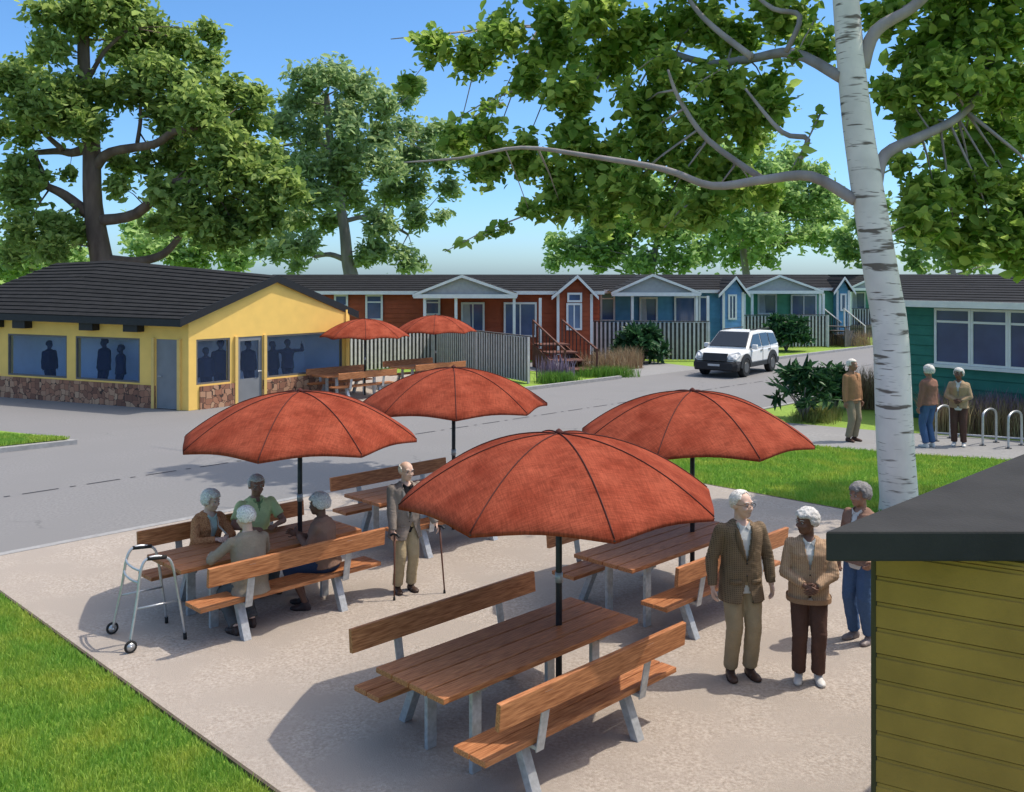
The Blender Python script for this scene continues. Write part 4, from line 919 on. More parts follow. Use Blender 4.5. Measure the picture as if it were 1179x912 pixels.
def person(label, loc, rz, sc=1., sit=False, lean=0., headyaw=0., headpitch=0., handL=None, handR=None, skin_='light', hair=('white','short'), top=None, legs=None, shoes=(.05,.03,.025), shirt=None, glasses=False, group=None, voxel=.0105, belly=0., feet=None, female=False, elbow=(.6,.6,-.3), gripL=1.0, gripR=1.0, palmL=None, palmR=None, skirt=None, splay=0.0, extra=None, lo=False, pelvis_fwd=0., twist=0., armw=1.0):
    root = thing('person', label, 'person', loc, rz, group, sc)
    hz = .555 if sit else .93
    T = Matrix.Translation((0, pelvis_fwd, hz)) @ Matrix.Rotation(R(lean), 4, 'X') @ Matrix.Rotation(R(twist), 4, 'Z')
    sw = .165 if female else .185
    prof = [(-.10,0,.115,.085), (-.03,0,.165,.115), (.06,0,.165,.115+belly*.5), (.16,0,.15,.105+belly), (.27,0,.155,.112+belly*.7), (.38,0,.168,.115+(.02 if female else 0)), (.45,.005,.172,.098), (.495,.01,.125,.082), (.53,.012,.075,.062)]
    hipw = .085
    hips = [T @ Vector((s*hipw, 0, 0)) for s in (-1, 1)]
    hips = [Vector((s*.088, pelvis_fwd, hz-.01)) for s in (-1,1)]
    if sit: ank = [Vector((s*(.10+splay), -.36, .085)) for s in (-1,1)]
    else: ank = [Vector((s*(.095+splay), .02, .085)) for s in (-1,1)]
    if feet: ank = [Vector(f) for f in feet]
    knees = []
    for i in (0, 1):
        k_, a_ = ik(hips[i], ank[i], .435, .43 if sit else .42, (0,-1,.7) if sit else (0,-1,0)); knees.append(k_); ank[i] = a_
    sh = [T @ Vector((s*sw, .01, .448)) for s in (-1, 1)]
    tg = [handR, handL]   # index 0 = -x side (person's right), 1 = +x (left)
    el = []; wr = []
    for i, s in enumerate((-1, 1)):
        t_ = Vector(tg[i]) if tg[i] else Vector((s*.25, -.03, .93-.09+(-.3 if sit else 0)))
        e_, w_ = ik(sh[i], t_, .285, .25, (s*elbow[0], elbow[1], elbow[2])); el.append(e_); wr.append(w_)
    # head frame
    nb = T @ Vector((0, .015, .52)); hd = Matrix.Translation(nb) @ Matrix.Rotation(R(headyaw), 4, 'Z') @ Matrix.Rotation(R(headpitch), 4, 'X') @ Matrix.Translation((0, -.02, .158)) @ Matrix.Diagonal((1.14,1.14,1.10,1))
    rot3 = hd.to_3x3()
    bm = NB()
    loft(bm, rings(prof, T, -.004))
    cone(bm, T @ Vector((0,.015,.50)), hd @ Vector((0,.022,-.06)), .056, .052)
    for i in (0, 1):
        cone(bm, sh[i], el[i], .052*armw, .040*armw); cone(bm, el[i], wr[i], .039*armw, .025*armw)
        cone(bm, hips[i], knees[i], .082, .055); cone(bm, knees[i], ank[i], .052, .034)
    # head: skull, face, jaw, nose, ears
    def he(c, r, sub=3, rr=None): ell(bm, hd @ Vector(c), r, rot3 @ (rr or Matrix.Identity(3)), sub)
    he((0,.012,.025), (.075,.093,.088)); he((0,-.022,-.030), (.060,.062,.078)); he((0,-.052,-.078), (.032,.030,.026))
    he((0,-.085,-.012), (.0115,.017,.026), 2); he((0,-.096,-.024), (.015,.014,.012), 2)
    for s in (-1, 1):
        he((s*.078,.012,-.008), (.009,.019,.030), 2); he((s*.038,-.062,-.025), (.022,.022,.022), 2); he((s*.030,-.073,.028), (.026,.013,.010), 2)
        he((s*.017,-.093,-.026), (.008,.009,.008), 2)
    he((0,-.082,-.052), (.023,.010,.0055), 2); he((0,-.079,-.063), (.019,.010,.007), 2)
    # palm
    dirs = []
    for i, s in enumerate((-1, 1)):
        d = (wr[i]-el[i]).normalized(); pm = (palmR if i == 0 else palmL); pn = Vector(pm) if pm else Vector((-s, 0, 0))
        pn = (pn-d*pn.dot(d)).normalized(); sd = d.cross(pn).normalized(); dirs.append((d, pn, sd))
        M3 = Matrix((sd, pn, d)).transposed(); ell(bm, wr[i]+d*.045, (.040,.016,.048), M3, 2); ell(bm, wr[i]+d*.01, (.027,.019,.03), M3, 2)
    bm = remesh(bm, voxel, 2)
    if not lo:
        for i, s in enumerate((-1, 1)):
            d, pn, sd = dirs[i]; g_ = gripR if i == 0 else gripL
            if sd.y > 0 or (abs(sd.y) < .1 and sd.z < 0): sd = -sd     # thumb side forward / up
            for k, (o_, ln) in enumerate(((.029,.072),(.0098,.080),(-.0098,.074),(-.029,.058))):
                p = wr[i]+d*.07+sd*o_; pts = [p]; dd = d.copy()
                for j, seg_ in enumerate((.42,.32,.26)):
                    ax = math.radians((18, 38, 28)[j]*g_); dd = (dd*math.cos(ax)+pn*math.sin(ax)).normalized(); pnn = pn
                    pts.append(pts[-1]+dd*ln*seg_)
                tube(bm, [pts[0]-d*.015]+pts, [.0085,.0095,.009,.008,.0055], 8)
            p = wr[i]+d*.03+sd*.032; dd = (d*.75+sd*.75+pn*.25).normalized(); p2 = p+dd*.035; dd2 = (d*.95+sd*.15+pn*.4).normalized()
            tube(bm, [p-dd*.015, p, p2, p2+dd2*.028], [.011,.012,.010,.006], 8)
    part('body', bm, skin(skin_), root, True)
    # eyes, brows, mouth
    if not lo:
        for s in (-1, 1):
            bm = NB(); ell(bm, hd @ Vector((s*.029,-.0785,.010)), (.0125,.0085,.0075), rot3, 2); part('eye', bm, mat('eye_white', (.40,.38,.36), .3, .02), root, True)
            bm = NB(); ell(bm, hd @ Vector((s*.029,-.0855,.010)), (.0052,.003,.0056), rot3, 2); part('iris', bm, mat('iris', (.03,.02,.015), .2, .02), root, True)
            bm = NB(); tube(bm, [hd @ Vector(v) for v in ((s*.012,-.088,.030), (s*.030,-.087,.037), (s*.048,-.074,.032))], [.003,.0045,.003], 6); part('eyebrow', bm, hairm(hair[0]), root, True)
        bm = NB(); tube(bm, [hd @ Vector(v) for v in ((-.022,-.083,-.059), (0,-.092,-.057), (.022,-.083,-.059))], [.0015,.003,.0015], 6); part('lips', bm, mat('lips_'+skin_, tuple(c*.55 for c in SK[skin_]), .5, .05), root, True)
    # hair
    hc, style = hair; bm = NB(); npt = 420 if style == 'curly' else 340
    for k in range(npt):
        z = 1-2*(k+.5)/npt; r = math.sqrt(1-z*z); a = k*2.39996; x, y = r*math.cos(a), r*math.sin(a)
        if style == 'curly': ok = (z > .42 and y < .2) or (y >= .0 and z > -.55) or (abs(x) > .80 and z > -.25 and y > -.35)
        elif style == 'bald': ok = (y > .05 and -.6 < z < .45) or (abs(x) > .8 and -.2 < z < .35 and y > -.25)
        elif style == 'receding': ok = (y > -.45 and z > .25) or (y > .1 and z > -.6) or (abs(x) > .82 and -.3 < z and y > -.2)
        elif style == 'bun': ok = (z > .40) or (y > -.05 and z > -.75) or (abs(x) > .72 and z > -.4 and y > -.4)
        else: ok = (z > .50) or (y > .08 and z > -.6) or (abs(x) > .82 and z > -.2 and y > -.25)
        if not ok: continue
        br, rad = {'curly': (1.12, .021), 'bun': (1.10, .020), 'short': (1.03, .0165), 'bald': (1.01, .0125), 'receding': (1.015, .014)}[style]
        rad *= random.uniform(.70, 1.35) if style in ('curly','bun') else random.uniform(.85,1.15)
        ell(bm, hd @ Vector((x*.076*br, .012+y*.093*br, .025+z*.088*br)), (rad,)*3, None, 1 if voxel > .012 else 2)
    bm = remesh(bm, voxel*.8, 1, .4); part('hair', bm, hairm(hc), root, True)
    if glasses:
        bm = NB()
        for s in (-1, 1):
            c = Vector((s*.030,-.100,.008)); pts = [hd @ (c+Vector((math.cos(a)*.021, 0, math.sin(a)*.017))) for a in [2*pi*k/16 for k in range(17)]]; tube(bm, pts, .0022, 6)
            tube(bm, [hd @ Vector(v) for v in ((s*.051,-.100,.012), (s*.072,-.06,.012), (s*.080,.01,.010))], .002, 6)
        tube(bm, [hd @ Vector(v) for v in ((-.010,-.101,.012), (0,-.104,.015), (.010,-.101,.012))], .002, 6); part('glasses', bm, black, root, True)
    # trousers / skirt
    if legs:
        bm = NB(); lm_, hem = legs[0], (legs[1] if len(legs) > 1 else .97)
        loft(bm, rings([p for p in prof if p[0] <= .17], T if not sit else Matrix.Translation((0,pelvis_fwd,hz)), .014))
        for i in (0, 1):
            cone(bm, hips[i], knees[i], .104, .079, side=Vector((1,0,0))); e_ = knees[i].lerp(ank[i], hem)
            ell(bm, knees[i], (.078,)*3, sub=2); cone(bm, knees[i], e_, .077, .069 if hem > .9 else .066, round_=False); 
        if sit: ell(bm, Vector((0,pelvis_fwd+.02,hz-.02)), (.17,.13,.095))
        bm = folds(remesh(bm, voxel, 3), .006, loc[0]*9, [(knees[0], .12, .004), (knees[1], .12, .004), (ank[0]+Vector((0,0,.06)), .09, .005), (ank[1]+Vector((0,0,.06)), .09, .005)]); part('trousers', bm, lm_, root, True)
    if skirt:
        bm = NB()
        loft(bm, rings([p for p in prof if p[0] <= .17], Matrix.Translation((0,pelvis_fwd,hz)), .014))
        for i in (0, 1): cone(bm, hips[i], knees[i], .11, .095, side=Vector((1,0,0)))
        cone(bm, (hips[0]+hips[1])/2, (knees[0]+knees[1])/2, .11, .10); 
        if sit:
            for i in (0,1): cone(bm, knees[i], knees[i]+Vector((0,.03,-.10)), .09, .085, False)
        ell(bm, Vector((0,pelvis_fwd+.02,hz-.02)), (.17,.13,.095)); bm = remesh(bm, voxel, 3); part('skirt', bm, skirt, root, True)
    # shirt
    tm = top
    if shirt:
        bm = NB(); loft(bm, rings([(-.12,0,.15,.11)]+[p for p in prof if p[0] > -.05][:-1], T, .010)); bm = remesh(bm, voxel, 1); part('shirt', bm, shirt, root, True)
        # collar
        bm = NB()
        for s in (-1, 1): prism(bm, [T @ Vector(v) for v in ((s*.012,-.088,.492), (s*.058,-.068,.535), (s*.066,-.045,.50), (s*.040,-.094,.462))], T.to_3x3() @ Vector((0,-.008,.003)))
        part('collar', bm, shirt, root)
    if tm:
        hemz = tm.get('hem', -.10); inf = tm.get('inf', .024); bm = NB()
        pr_ = [p for p in prof if p[0] > max(hemz+.02, -.05)][:-1]; 
        zl = prof[1]; hx = tm.get('hw', .018); pr_ = [(hemz, 0, .165+hx, .115+hx+belly*.3)]+pr_
        loft(bm, rings(pr_, T, inf)); tf = T.to_3x3()
        loft(bm, rings([(.47,.01,.150,.088),(.505,.012,.105,.075),(.535,.015,.072,.064)], T, inf*.5))
        for i in (0, 1):
            a_ = armw; cone(bm, sh[i], el[i], .062*a_, .054*a_)
            if tm.get('short'):
                pass
            else:
                ell(bm, el[i], (.055*a_,)*3, sub=2); cone(bm, el[i], el[i].lerp(wr[i], .96), .055*a_, .040*a_, round_=False)
        if tm.get('short'):
            bm.free(); bm = NB(); loft(bm, rings(pr_, T, inf)); loft(bm, rings([(.47,.01,.150,.088),(.505,.012,.105,.075),(.535,.015,.072,.064)], T, inf*.5))
            for i in (0,1): ell(bm, sh[i], (.066,)*3, sub=2); cone(bm, sh[i], sh[i].lerp(el[i], .72), .068, .064, round_=False)
        if tm.get('bump'):
            pass
        bm = folds(remesh(bm, voxel, 2), .006, loc[0]*7+3, [(el[0], .11, .005), (el[1], .11, .005)])
        Ti = T.inverted(); v0, w0 = tm.get('v', (9, 0)); dele = []; bo = tm.get('bottom', None)
        def vw(z): return w0*max(0, min(1, (z-v0)/(.50-v0)))
        for f in bm.faces:
            c = Ti @ f.calc_center_median()
            if c.y < -.03 and abs(c.x) < .12 and c.z > v0 and abs(c.x) < vw(c.z) and c.z < .60: dele.append(f)
            elif bo and c.y < -.03 and c.z < bo[0] and abs(c.x-bo[2]) < bo[1]*(bo[0]-c.z)/(bo[0]-hemz): dele.append(f)
            elif tm.get('open') and c.y < -.03 and abs(c.x) < max(tm['open'], vw(c.z)) : dele.append(f)
        bv = BVHTree.FromBMesh(bm)
        if dele: bmesh.ops.delete(bm, geom=dele, context='FACES')
        tp = part(tm.get('name','jacket'), bm, tm['m'], root, True)
        if dele:
            sm = tp.modifiers.new('solid','SOLIDIFY'); sm.thickness = .006; sm.offset = -1
        def onsurf(x, z, o_=.006):
            h_ = bv.ray_cast(T @ Vector((x,-.6,z)), tf @ Vector((0,1,0)), 2); p = h_[0] if h_[0] else T @ Vector((x,-.12,z)); return p+tf @ Vector((0,-o_,0))
        def patch(strips, m_, nm, th_=.005):     # strips: rows of (x,z) pairs
            b2 = NB(); rows = [[b2.verts.new(onsurf(x, z)) for x, z in r_] for r_ in strips]
            for a1, a2 in zip(rows, rows[1:]):
                for k in range(len(a1)-1): b2.faces.new((a1[k], a1[k+1], a2[k+1], a2[k]))
            o_ = part(nm, b2, m_, tp, True); q_ = o_.modifiers.new('solid','SOLIDIFY'); q_.thickness = th_; q_.offset = 0
        if tm.get('lapel'):
            for s in (-1, 1):
                rows = []
                for i in range(9):
                    t_ = i/8; z = v0+(.49-v0)*t_; x0 = vw(z)+.002; wd_ = tm['lapel']*math.sin(pi*min(1, t_*.75+.08))*(1 if t_ < .8 else .8); rows.append([(s*(x0+wd_*j/3), z+.012*j/3) for j in range(4)])
                patch(rows, tm.get('lm', tm['m']), 'lapel')
        for bz in tm.get('buttons', ()):
            b2 = NB(); ell(b2, onsurf(tm.get('bx', .0), bz, .003), (.008,.004,.008), tf, 2); part('button', b2, tm.get('bm', black), tp, True)
        for (x, z, w_, h_) in tm.get('pockets', ()):
            patch([[(x-w_/2,z), (x,z), (x+w_/2,z)], [(x-w_/2,z-h_), (x,z-h_), (x+w_/2,z-h_)]], tm['m'], 'pocket', .006)
        if tm.get('rib'):
            b2 = NB(); hp = rings([(hemz-.005,0,.165+hx,.115+hx+belly*.3),(hemz+.045,0,.166+hx,.116+hx+belly*.3)], T, inf-.003); vr_ = [[b2.verts.new(p) for p in r_] for r_ in hp]
            for k in range(28): b2.faces.new((vr_[0][k], vr_[0][(k+1)%28], vr_[1][(k+1)%28], vr_[1][k]))
            o_ = part('hem_band', b2, tm['rib'], tp, True)
    # shoes
    for i in (0, 1):
        bm = NB(); a = ank[i]; zf = a.z-.085
        yaw = Matrix.Rotation(R((8 if i else -8)), 3, 'Z')
        for (y, w_, h_, ln) in ((.025,.040,.055,.045), (-.035,.042,.050,.06), (-.10,.048,.036,.062), (-.135,.043,.028,.05)):
            c = Vector((a.x,a.y,zf+.012))+yaw @ Vector((0,y,0)); ell(bm, c+Vector((0,0,h_*.35)), (w_,ln,h_), yaw, 3)
        ell(bm, a+Vector((0,0,-.02)), (.046,.052,.045), None, 2)
        bm = remesh(bm, min(voxel, .012), 1)
        for v in bm.verts:
            if v.co.z < zf: v.co.z = zf
        so_ = part('shoe', bm, mat('shoe_%d' % int(shoes[0]*1000), shoes, .45, .1), root, True)
        bm = NB(); pts = []
        for k in range(20):
            an = 2*pi*k/20; yy = math.sin(an)*.108-.055; ww = .043+(.008 if yy < -.06 else 0); pts.append(Vector((a.x,a.y,zf-.001))+yaw @ Vector((math.cos(an)*ww, yy, 0)))
        poly(bm, [p+Vector((0,0,.016)) for p in pts], .016); part('sole', bm, mat('sole_%d' % int(shoes[0]*1000), tuple(c*.5 for c in shoes), .8, .1), so_)
    if skirt or (legs and len(legs) > 2):
        pass
    if extra: extra(root, T, hd, wr, dirs)
    return root, wr

kh2_ = cloth('light_khaki', (.40,.32,.20), (.35,.28,.17)); khaki = cloth('khaki', (.36,.28,.175), (.32,.25,.155)); tan = cloth('tan_wool', (.26,.20,.14), (.30,.24,.17))
tweed = cloth('tweed', (.20,.145,.092), (.075,.055,.038), 'plaid', 150)
knitb = cloth('beige_knit', (.45,.31,.20), (.30,.19,.12), 'knit', 160)
brownt = cloth('brown_trouser', (.105,.058,.045), (.085,.048,.038)); jeans = cloth('denim', (.055,.10,.20), (.08,.14,.26), 'weave', 140)
whsh = cloth('white_shirt', (.62,.62,.60), (.58,.58,.57)); greyj = cloth('taupe_jacket', (.25,.21,.18), (.22,.185,.155)); taupe2 = cloth('grey_brown_wool', (.31,.25,.185), (.27,.215,.16))
patt = cloth('patterned_cardigan', (.62,.30,.14), (.26,.10,.04), 'weave', 60); lime = cloth('lime_polo', (.66,.76,.36), (.58,.68,.32)); brn = cloth('brown_top', (.26,.155,.115), (.22,.135,.10))
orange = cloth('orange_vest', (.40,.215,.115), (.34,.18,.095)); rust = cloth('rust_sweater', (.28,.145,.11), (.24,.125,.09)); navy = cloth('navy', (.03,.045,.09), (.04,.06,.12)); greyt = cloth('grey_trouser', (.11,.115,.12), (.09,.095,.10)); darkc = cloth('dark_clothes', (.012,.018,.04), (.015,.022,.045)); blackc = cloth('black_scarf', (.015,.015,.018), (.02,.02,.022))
camel = cloth('camel_cardigan', (.40,.29,.18), (.34,.24,.15)); kh2 = cloth('stone_trouser', (.30,.25,.17), (.27,.22,.15))
PZ = .015
def gz(px, py, z=PZ):
    v = G(px, py); v.z = z; return v

person('white haired man with glasses in a brown tweed jacket and khaki trousers', gz(853,781), R(8), 1.035, headyaw=28, headpitch=0, skin_='light', hair=('white','receding'),
  top=dict(name='jacket', m=tweed, hem=-.20, v=(.19,.066), lapel=.06, lm=cloth('tweed_lapel', (.13,.095,.06), (.06,.045,.03), 'plaid', 150), buttons=(.17,.06), bottom=(.04,.06,.0), pockets=((-.10,.02,.10,.045),(.10,.02,.10,.045)), inf=.030, hw=.02), shirt=whsh, legs=(khaki,), shoes=(.075,.04,.028), glasses=True, belly=.02, armw=1.08, handL=(.285,-.03,.865), handR=(-.285,-.03,.865), gripL=.9, gripR=.9)
person('grey curly haired woman in a beige knitted cardigan with hands clasped', gz(931,786), R(-12), .945, headyaw=-50, headpitch=3, skin_='dark', hair=('salt','curly'), female=True,
  top=dict(name='cardigan', m=knitb, hem=-.10, v=(.24,.055), lapel=.014, lm=cloth('placket', (.40,.28,.18),(.36,.25,.16)), buttons=(.19,.10), rib=cloth('ribbing', (.34,.21,.13),(.28,.17,.10)), bottom=(.0,.04,.0), inf=.034, hw=.025), shirt=whsh, legs=(brownt,), shoes=(.60,.59,.56), belly=.02,
  handL=(.055,-.215,1.02), handR=(-.055,-.225,1.03), elbow=(1,.5,-.2), palmL=(-.2,1,0), palmR=(.2,1,0), gripL=1.0, gripR=.9, armw=1.1)
person('grey haired woman in jeans half hidden behind the dark shed roof', gz(991,739), R(-55), .96, headyaw=-10, headpitch=4, skin_='mid', hair=('darkgrey','curly'), female=True,
  top=dict(name='jacket', m=brn, hem=-.06, v=(.3,.05), inf=.026), shirt=whsh, legs=(jeans,), shoes=(.22,.18,.17), handL=(.24,-.12,.95))
def canes(root, T, hd, wr, dirs): pass
pm_, wrs = person('bald elderly man in a taupe jacket leaning on two canes', gz(466,682), R(28), .92, headyaw=12, headpitch=2, lean=4, skin_='light', hair=('white','bald'), glasses=True,
  top=dict(name='jacket', m=greyj, hem=-.20, v=(.08,.075), lapel=.05, lm=mat('lapel_grey', (.24,.22,.20), .9, .1), buttons=(.05,), pockets=((-.10,-.01,.10,.012),), bottom=(.05,.10,.05), inf=.038, hw=.03), shirt=blackc, legs=(kh2_,), shoes=(.06,.035,.025),
  handL=(.36,-.22,.90), handR=(-.24,-.19,.86), elbow=(.8,.8,-.3), palmL=(0,-.3,-1), palmR=(0,-.3,-1), gripL=1.2, gripR=1.2, armw=1.25, belly=.03)
def cane(label, wpos, tip):
    root = thing('walking_cane', label, 'cane', tip, 0, 'canes of the man in the taupe jacket'); wd = Vector(wpos)-Vector(tip); cw = mat('cane_wood', (.13,.055,.035), .4, .15, 20)
    bm = NB(); tube(bm, [(0,0,.04), wd*.5, wd], [.009,.0105,.012], 8); part('shaft', bm, cw, root, True)
    bm = NB(); tube(bm, spline([wd+Vector((-.05,.03,-.012)), wd+Vector((-.02,.01,.008)), wd+Vector((.03,-.01,.006)), wd+Vector((.06,-.03,-.02))], 4), .014, 8); part('handle', bm, black, root, True)
    bm = NB(); tube(bm, [(0,0,0), (0,0,.045)], [.016,.012], 8); part('rubber_foot', bm, rubber, root, True)
Mp = Matrix.Translation(pm_.location) @ Matrix.Rotation(R(28),4,'Z') @ Matrix.Diagonal((.92,.92,.92,1))
hR = Mp @ (wrs[0]+Vector((0,-.06,-.035))); hL = Mp @ (wrs[1]+Vector((.03,-.06,-.035)))
cane('walking cane under his right hand, nearer the seated group', hR, Vector((hR.x+.0, hR.y-.03, PZ)))
cane('walking cane held out in front with his left hand', hL, Vector((hL.x+.06, hL.y-.02, PZ)))

gp = .02
person('white haired man in an orange sweater vest on the path left of the white trunk', gz(981,509,gp), R(30), 1.10, headyaw=12, skin_='brown', hair=('white','short'), top=dict(name='sweater', m=orange, hem=-.05, v=(.38,.05), inf=.028), shirt=cloth('tan_shirt', (.36,.22,.13),(.33,.2,.12)), legs=(kh2,), shoes=(.07,.035,.025), belly=.03, voxel=.016)
person('white haired woman in a rust sweater and jeans seen from behind', gz(1069,516,gp), R(205), 1.06, headyaw=-12, skin_='brown', hair=('salt','curly'), female=True, top=dict(name='sweater', m=rust, hem=-.03, inf=.03), legs=(jeans,), shoes=(.60,.59,.56), voxel=.016)
person('white haired woman in a camel cardigan and brown trousers facing the rust sweater', gz(1104,514.5,gp), R(-32), 1.01, headyaw=-10, skin_='dark', hair=('salt','curly'), female=True, top=dict(name='cardigan', m=camel, hem=-.07, v=(.22,.05), bottom=(.02,.04,0), inf=.03), shirt=whsh, legs=(brownt,), shoes=(.60,.59,.56), handL=(.06,-.2,1.03), handR=(-.06,-.2,1.04), palmL=(-.2,1,0), palmR=(.2,1,0), elbow=(1,.5,-.2), voxel=.016)

# seated group at the left table
C1 = CT[1]
def seat(along, sidev): 
    p = C1+D*along+N*sidev; p.z = PZ; return p
TZ = .755
person('white haired woman in a patterned orange cardigan sitting at the left table', seat(-.34,-.70), R(52), .97, sit=True, lean=12, headyaw=12, headpitch=10, skin_='light', hair=('white','bun'), female=True,
  top=dict(name='cardigan', m=patt, hem=-.04, v=(.12,.055), lapel=.02, lm=cloth('cream_band', (.5,.46,.38),(.45,.4,.33)), inf=.032), shirt=cloth('mint_blouse', (.42,.60,.52),(.5,.6,.55)), legs=(greyt,), shoes=(.05,.03,.025), handL=(.02,-.42,.81), handR=(-.10,-.40,.81), palmL=(-.3,0,-1), palmR=(.3,0,-1), elbow=(1,.3,-.6), gripL=.6, gripR=.6)
person('grey haired man in a lime green polo shirt sitting at the left table', seat(.34,-.70), R(35), 1.02, sit=True, lean=6, headyaw=-6, headpitch=6, skin_='brown', hair=('salt','short'),
  top=dict(name='polo_shirt', m=lime, hem=-.05, short=True, v=(.40,.03), inf=.022), shirt=cloth('lime_polo_in',(.28,.4,.18),(.25,.36,.16)), legs=(greyt,), shoes=(.05,.03,.025), handL=(.12,-.36,.79), handR=(-.16,-.36,.79), palmL=(-.3,0,-1), palmR=(.3,0,-1), elbow=(1,.3,-.6), gripL=.5, gripR=.5)
person('white haired man in a grey brown jacket sitting with his back to us', seat(-.52,.70), R(222), 1.0, sit=True, lean=8, headyaw=8, headpitch=8, skin_='light', hair=('white','short'),
  top=dict(name='jacket', m=taupe2, hem=-.13, inf=.032), legs=(greyt,), shoes=(.05,.03,.025), handL=(.24,-.40,.81), handR=(-.14,-.42,.80), palmL=(-.3,0,-1), palmR=(.3,0,-1), elbow=(1,.3,-.6), gripL=.6, gripR=.6, feet=((-.10,-.15,.085),(.14,-.05,.085)), belly=.02)
person('silver haired woman in a brown top and navy skirt sitting in profile', seat(.50,.66), R(262), .98, sit=True, lean=10, headyaw=2, headpitch=4, skin_='dark', hair=('salt','curly'), female=True,
  top=dict(name='top', m=brn, hem=-.04, inf=.028), skirt=navy, shoes=(.045,.03,.03), handL=(.00,-.36,.86), handR=(-.04,-.40,.86), palmL=(-1,0,.2), palmR=(1,0,.2), elbow=(.5,.5,-1), gripL=.7, gripR=.7, feet=((-.09,-.33,.085),(.09,-.24,.085)))

# figures behind the cafe windows
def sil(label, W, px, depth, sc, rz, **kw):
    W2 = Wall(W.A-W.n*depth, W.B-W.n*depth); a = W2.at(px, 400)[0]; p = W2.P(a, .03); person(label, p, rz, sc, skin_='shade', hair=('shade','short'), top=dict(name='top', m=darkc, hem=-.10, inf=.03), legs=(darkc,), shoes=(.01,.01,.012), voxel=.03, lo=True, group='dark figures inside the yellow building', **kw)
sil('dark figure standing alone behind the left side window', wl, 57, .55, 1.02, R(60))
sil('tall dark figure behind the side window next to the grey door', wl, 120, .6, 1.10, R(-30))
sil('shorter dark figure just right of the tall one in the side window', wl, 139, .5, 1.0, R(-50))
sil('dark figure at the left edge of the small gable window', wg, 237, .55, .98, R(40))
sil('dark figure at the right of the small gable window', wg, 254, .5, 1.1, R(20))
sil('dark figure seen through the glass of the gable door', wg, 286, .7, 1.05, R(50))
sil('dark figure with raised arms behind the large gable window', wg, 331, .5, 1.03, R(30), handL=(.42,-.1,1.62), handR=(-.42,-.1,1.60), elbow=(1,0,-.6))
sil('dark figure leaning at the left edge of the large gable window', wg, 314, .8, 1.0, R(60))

# ============================================================ WALKER, BIKE RACKS, CAR
def walker():
    p = gz(172,735); root = thing('walker', 'grey aluminium walking frame with two front wheels beside the left table', 'walker', p, R(-52))
    # local: x across, -y front
    hw, hl_, top = .27, .24, .90
    for s in (-1, 1):
        bm = NB(); tube(bm, spline([(s*(hw+.03),-hl_-.05,.08), (s*hw,-hl_+.03,.5), (s*(hw-.02),-hl_+.08,.82), (s*(hw-.02),-.08,top+.02), (s*(hw-.02),.08,top), (s*(hw-.01),hl_-.08,.80), (s*(hw+.01),hl_-.02,.45), (s*(hw+.03),hl_+.04,.05)], 5), .0145, 10); part('side_frame', bm, chrome, root, True)
        bm = NB(); tube(bm, [(s*(hw-.02),-.10,top+.014), (s*(hw-.02),.10,top-.0)], .021, 12); part('handle_grip', bm, rubber, root, True)
        bm = NB(); tube(bm, [(s*(hw+.0),-hl_+.03,.42), (s*(hw+.0),hl_-.02,.42)], .011, 8); part('side_rail', bm, chrome, root, True)
        c = Vector((s*(hw+.06),-hl_-.05,.065)); bm = NB(); ring = [c+Vector((0,math.cos(a)*.052,math.sin(a)*.052)) for a in [2*pi*k/24 for k in range(25)]]; tube(bm, ring, .014, 8); wh = part('wheel', bm, rubber, root, True)
        bm = NB(); tube(bm, [c-Vector((.012,0,0)), c+Vector((.012,0,0))], .042, 18); tube(bm, [c-Vector((s*.05,0,0)), c+Vector((s*.025,0,0))], .010, 8); part('hub', bm, chrome, wh, True)
        bm = NB(); tube(bm, [(s*(hw+.03),hl_+.04,0), (s*(hw+.028),hl_+.037,.07)], .019, 10); part('rubber_foot', bm, rubber, root, True)
    for z, y in ((.80,-hl_+.075), (.68,-hl_+.055)):
        bm = NB(); tube(bm, spline([(-hw+.01,y,z), (-.1,y-.03,z), (.1,y-.03,z), (hw-.01,y,z)], 4), .0125, 10); part('cross_bar', bm, chrome, root, True)
walker()

def rack():
    t = thing('bike_rack', 'x', 'bike rack', (0,0,0))
    bm = NB(); tube(bm, spline([(0,0,0), (0,0,.55), (0,.05,.73), (0,.32,.80), (0,.59,.73), (0,.64,.55), (0,.64,0)], 6), .027, 12); part('hoop', bm, chrome, t, True)
    for y in (0,.64):
        bm = NB(); tube(bm, [(0,y,0), (0,y,.012)], .07, 16); part('foot_plate', bm, darkmetal, t, True)
    return t
rk = rack(); 
for i, (px, py, lb) in enumerate(((1131.5,514,'steel bike hoop right of the woman in the camel cardigan'), (1161,517.5,'steel bike hoop nearest the shed roof at the right edge'), (1078,509,'steel bike hoop standing between the two women'))):
    p = gz(px, py, .02)
    if i == 0: rk.location = p; rk.rotation_euler = (0,0,R(-52)); rk['label'] = lb; rk['group'] = 'bike hoops on the path'
    else: dup(rk, p, R(-52), lb, 'bike hoops on the path')
bm = NB(); a = gz(1060,501.5,.02); b_ = gz(1240,514,.02); rt = thing('ground_rail', 'low grey rail along the path behind the bike hoops', 'rail', a)
tube(bm, [(0,0,.07), (b_-a)+Vector((0,0,.07))], .025, 8); part('rail', bm, steel, rt, True)
for k in range(5):
    bm = NB(); q = (b_-a)*k/4; tube(bm, [q, q+Vector((0,0,.07))], .02, 8); part('foot', bm, steel, rt, True)

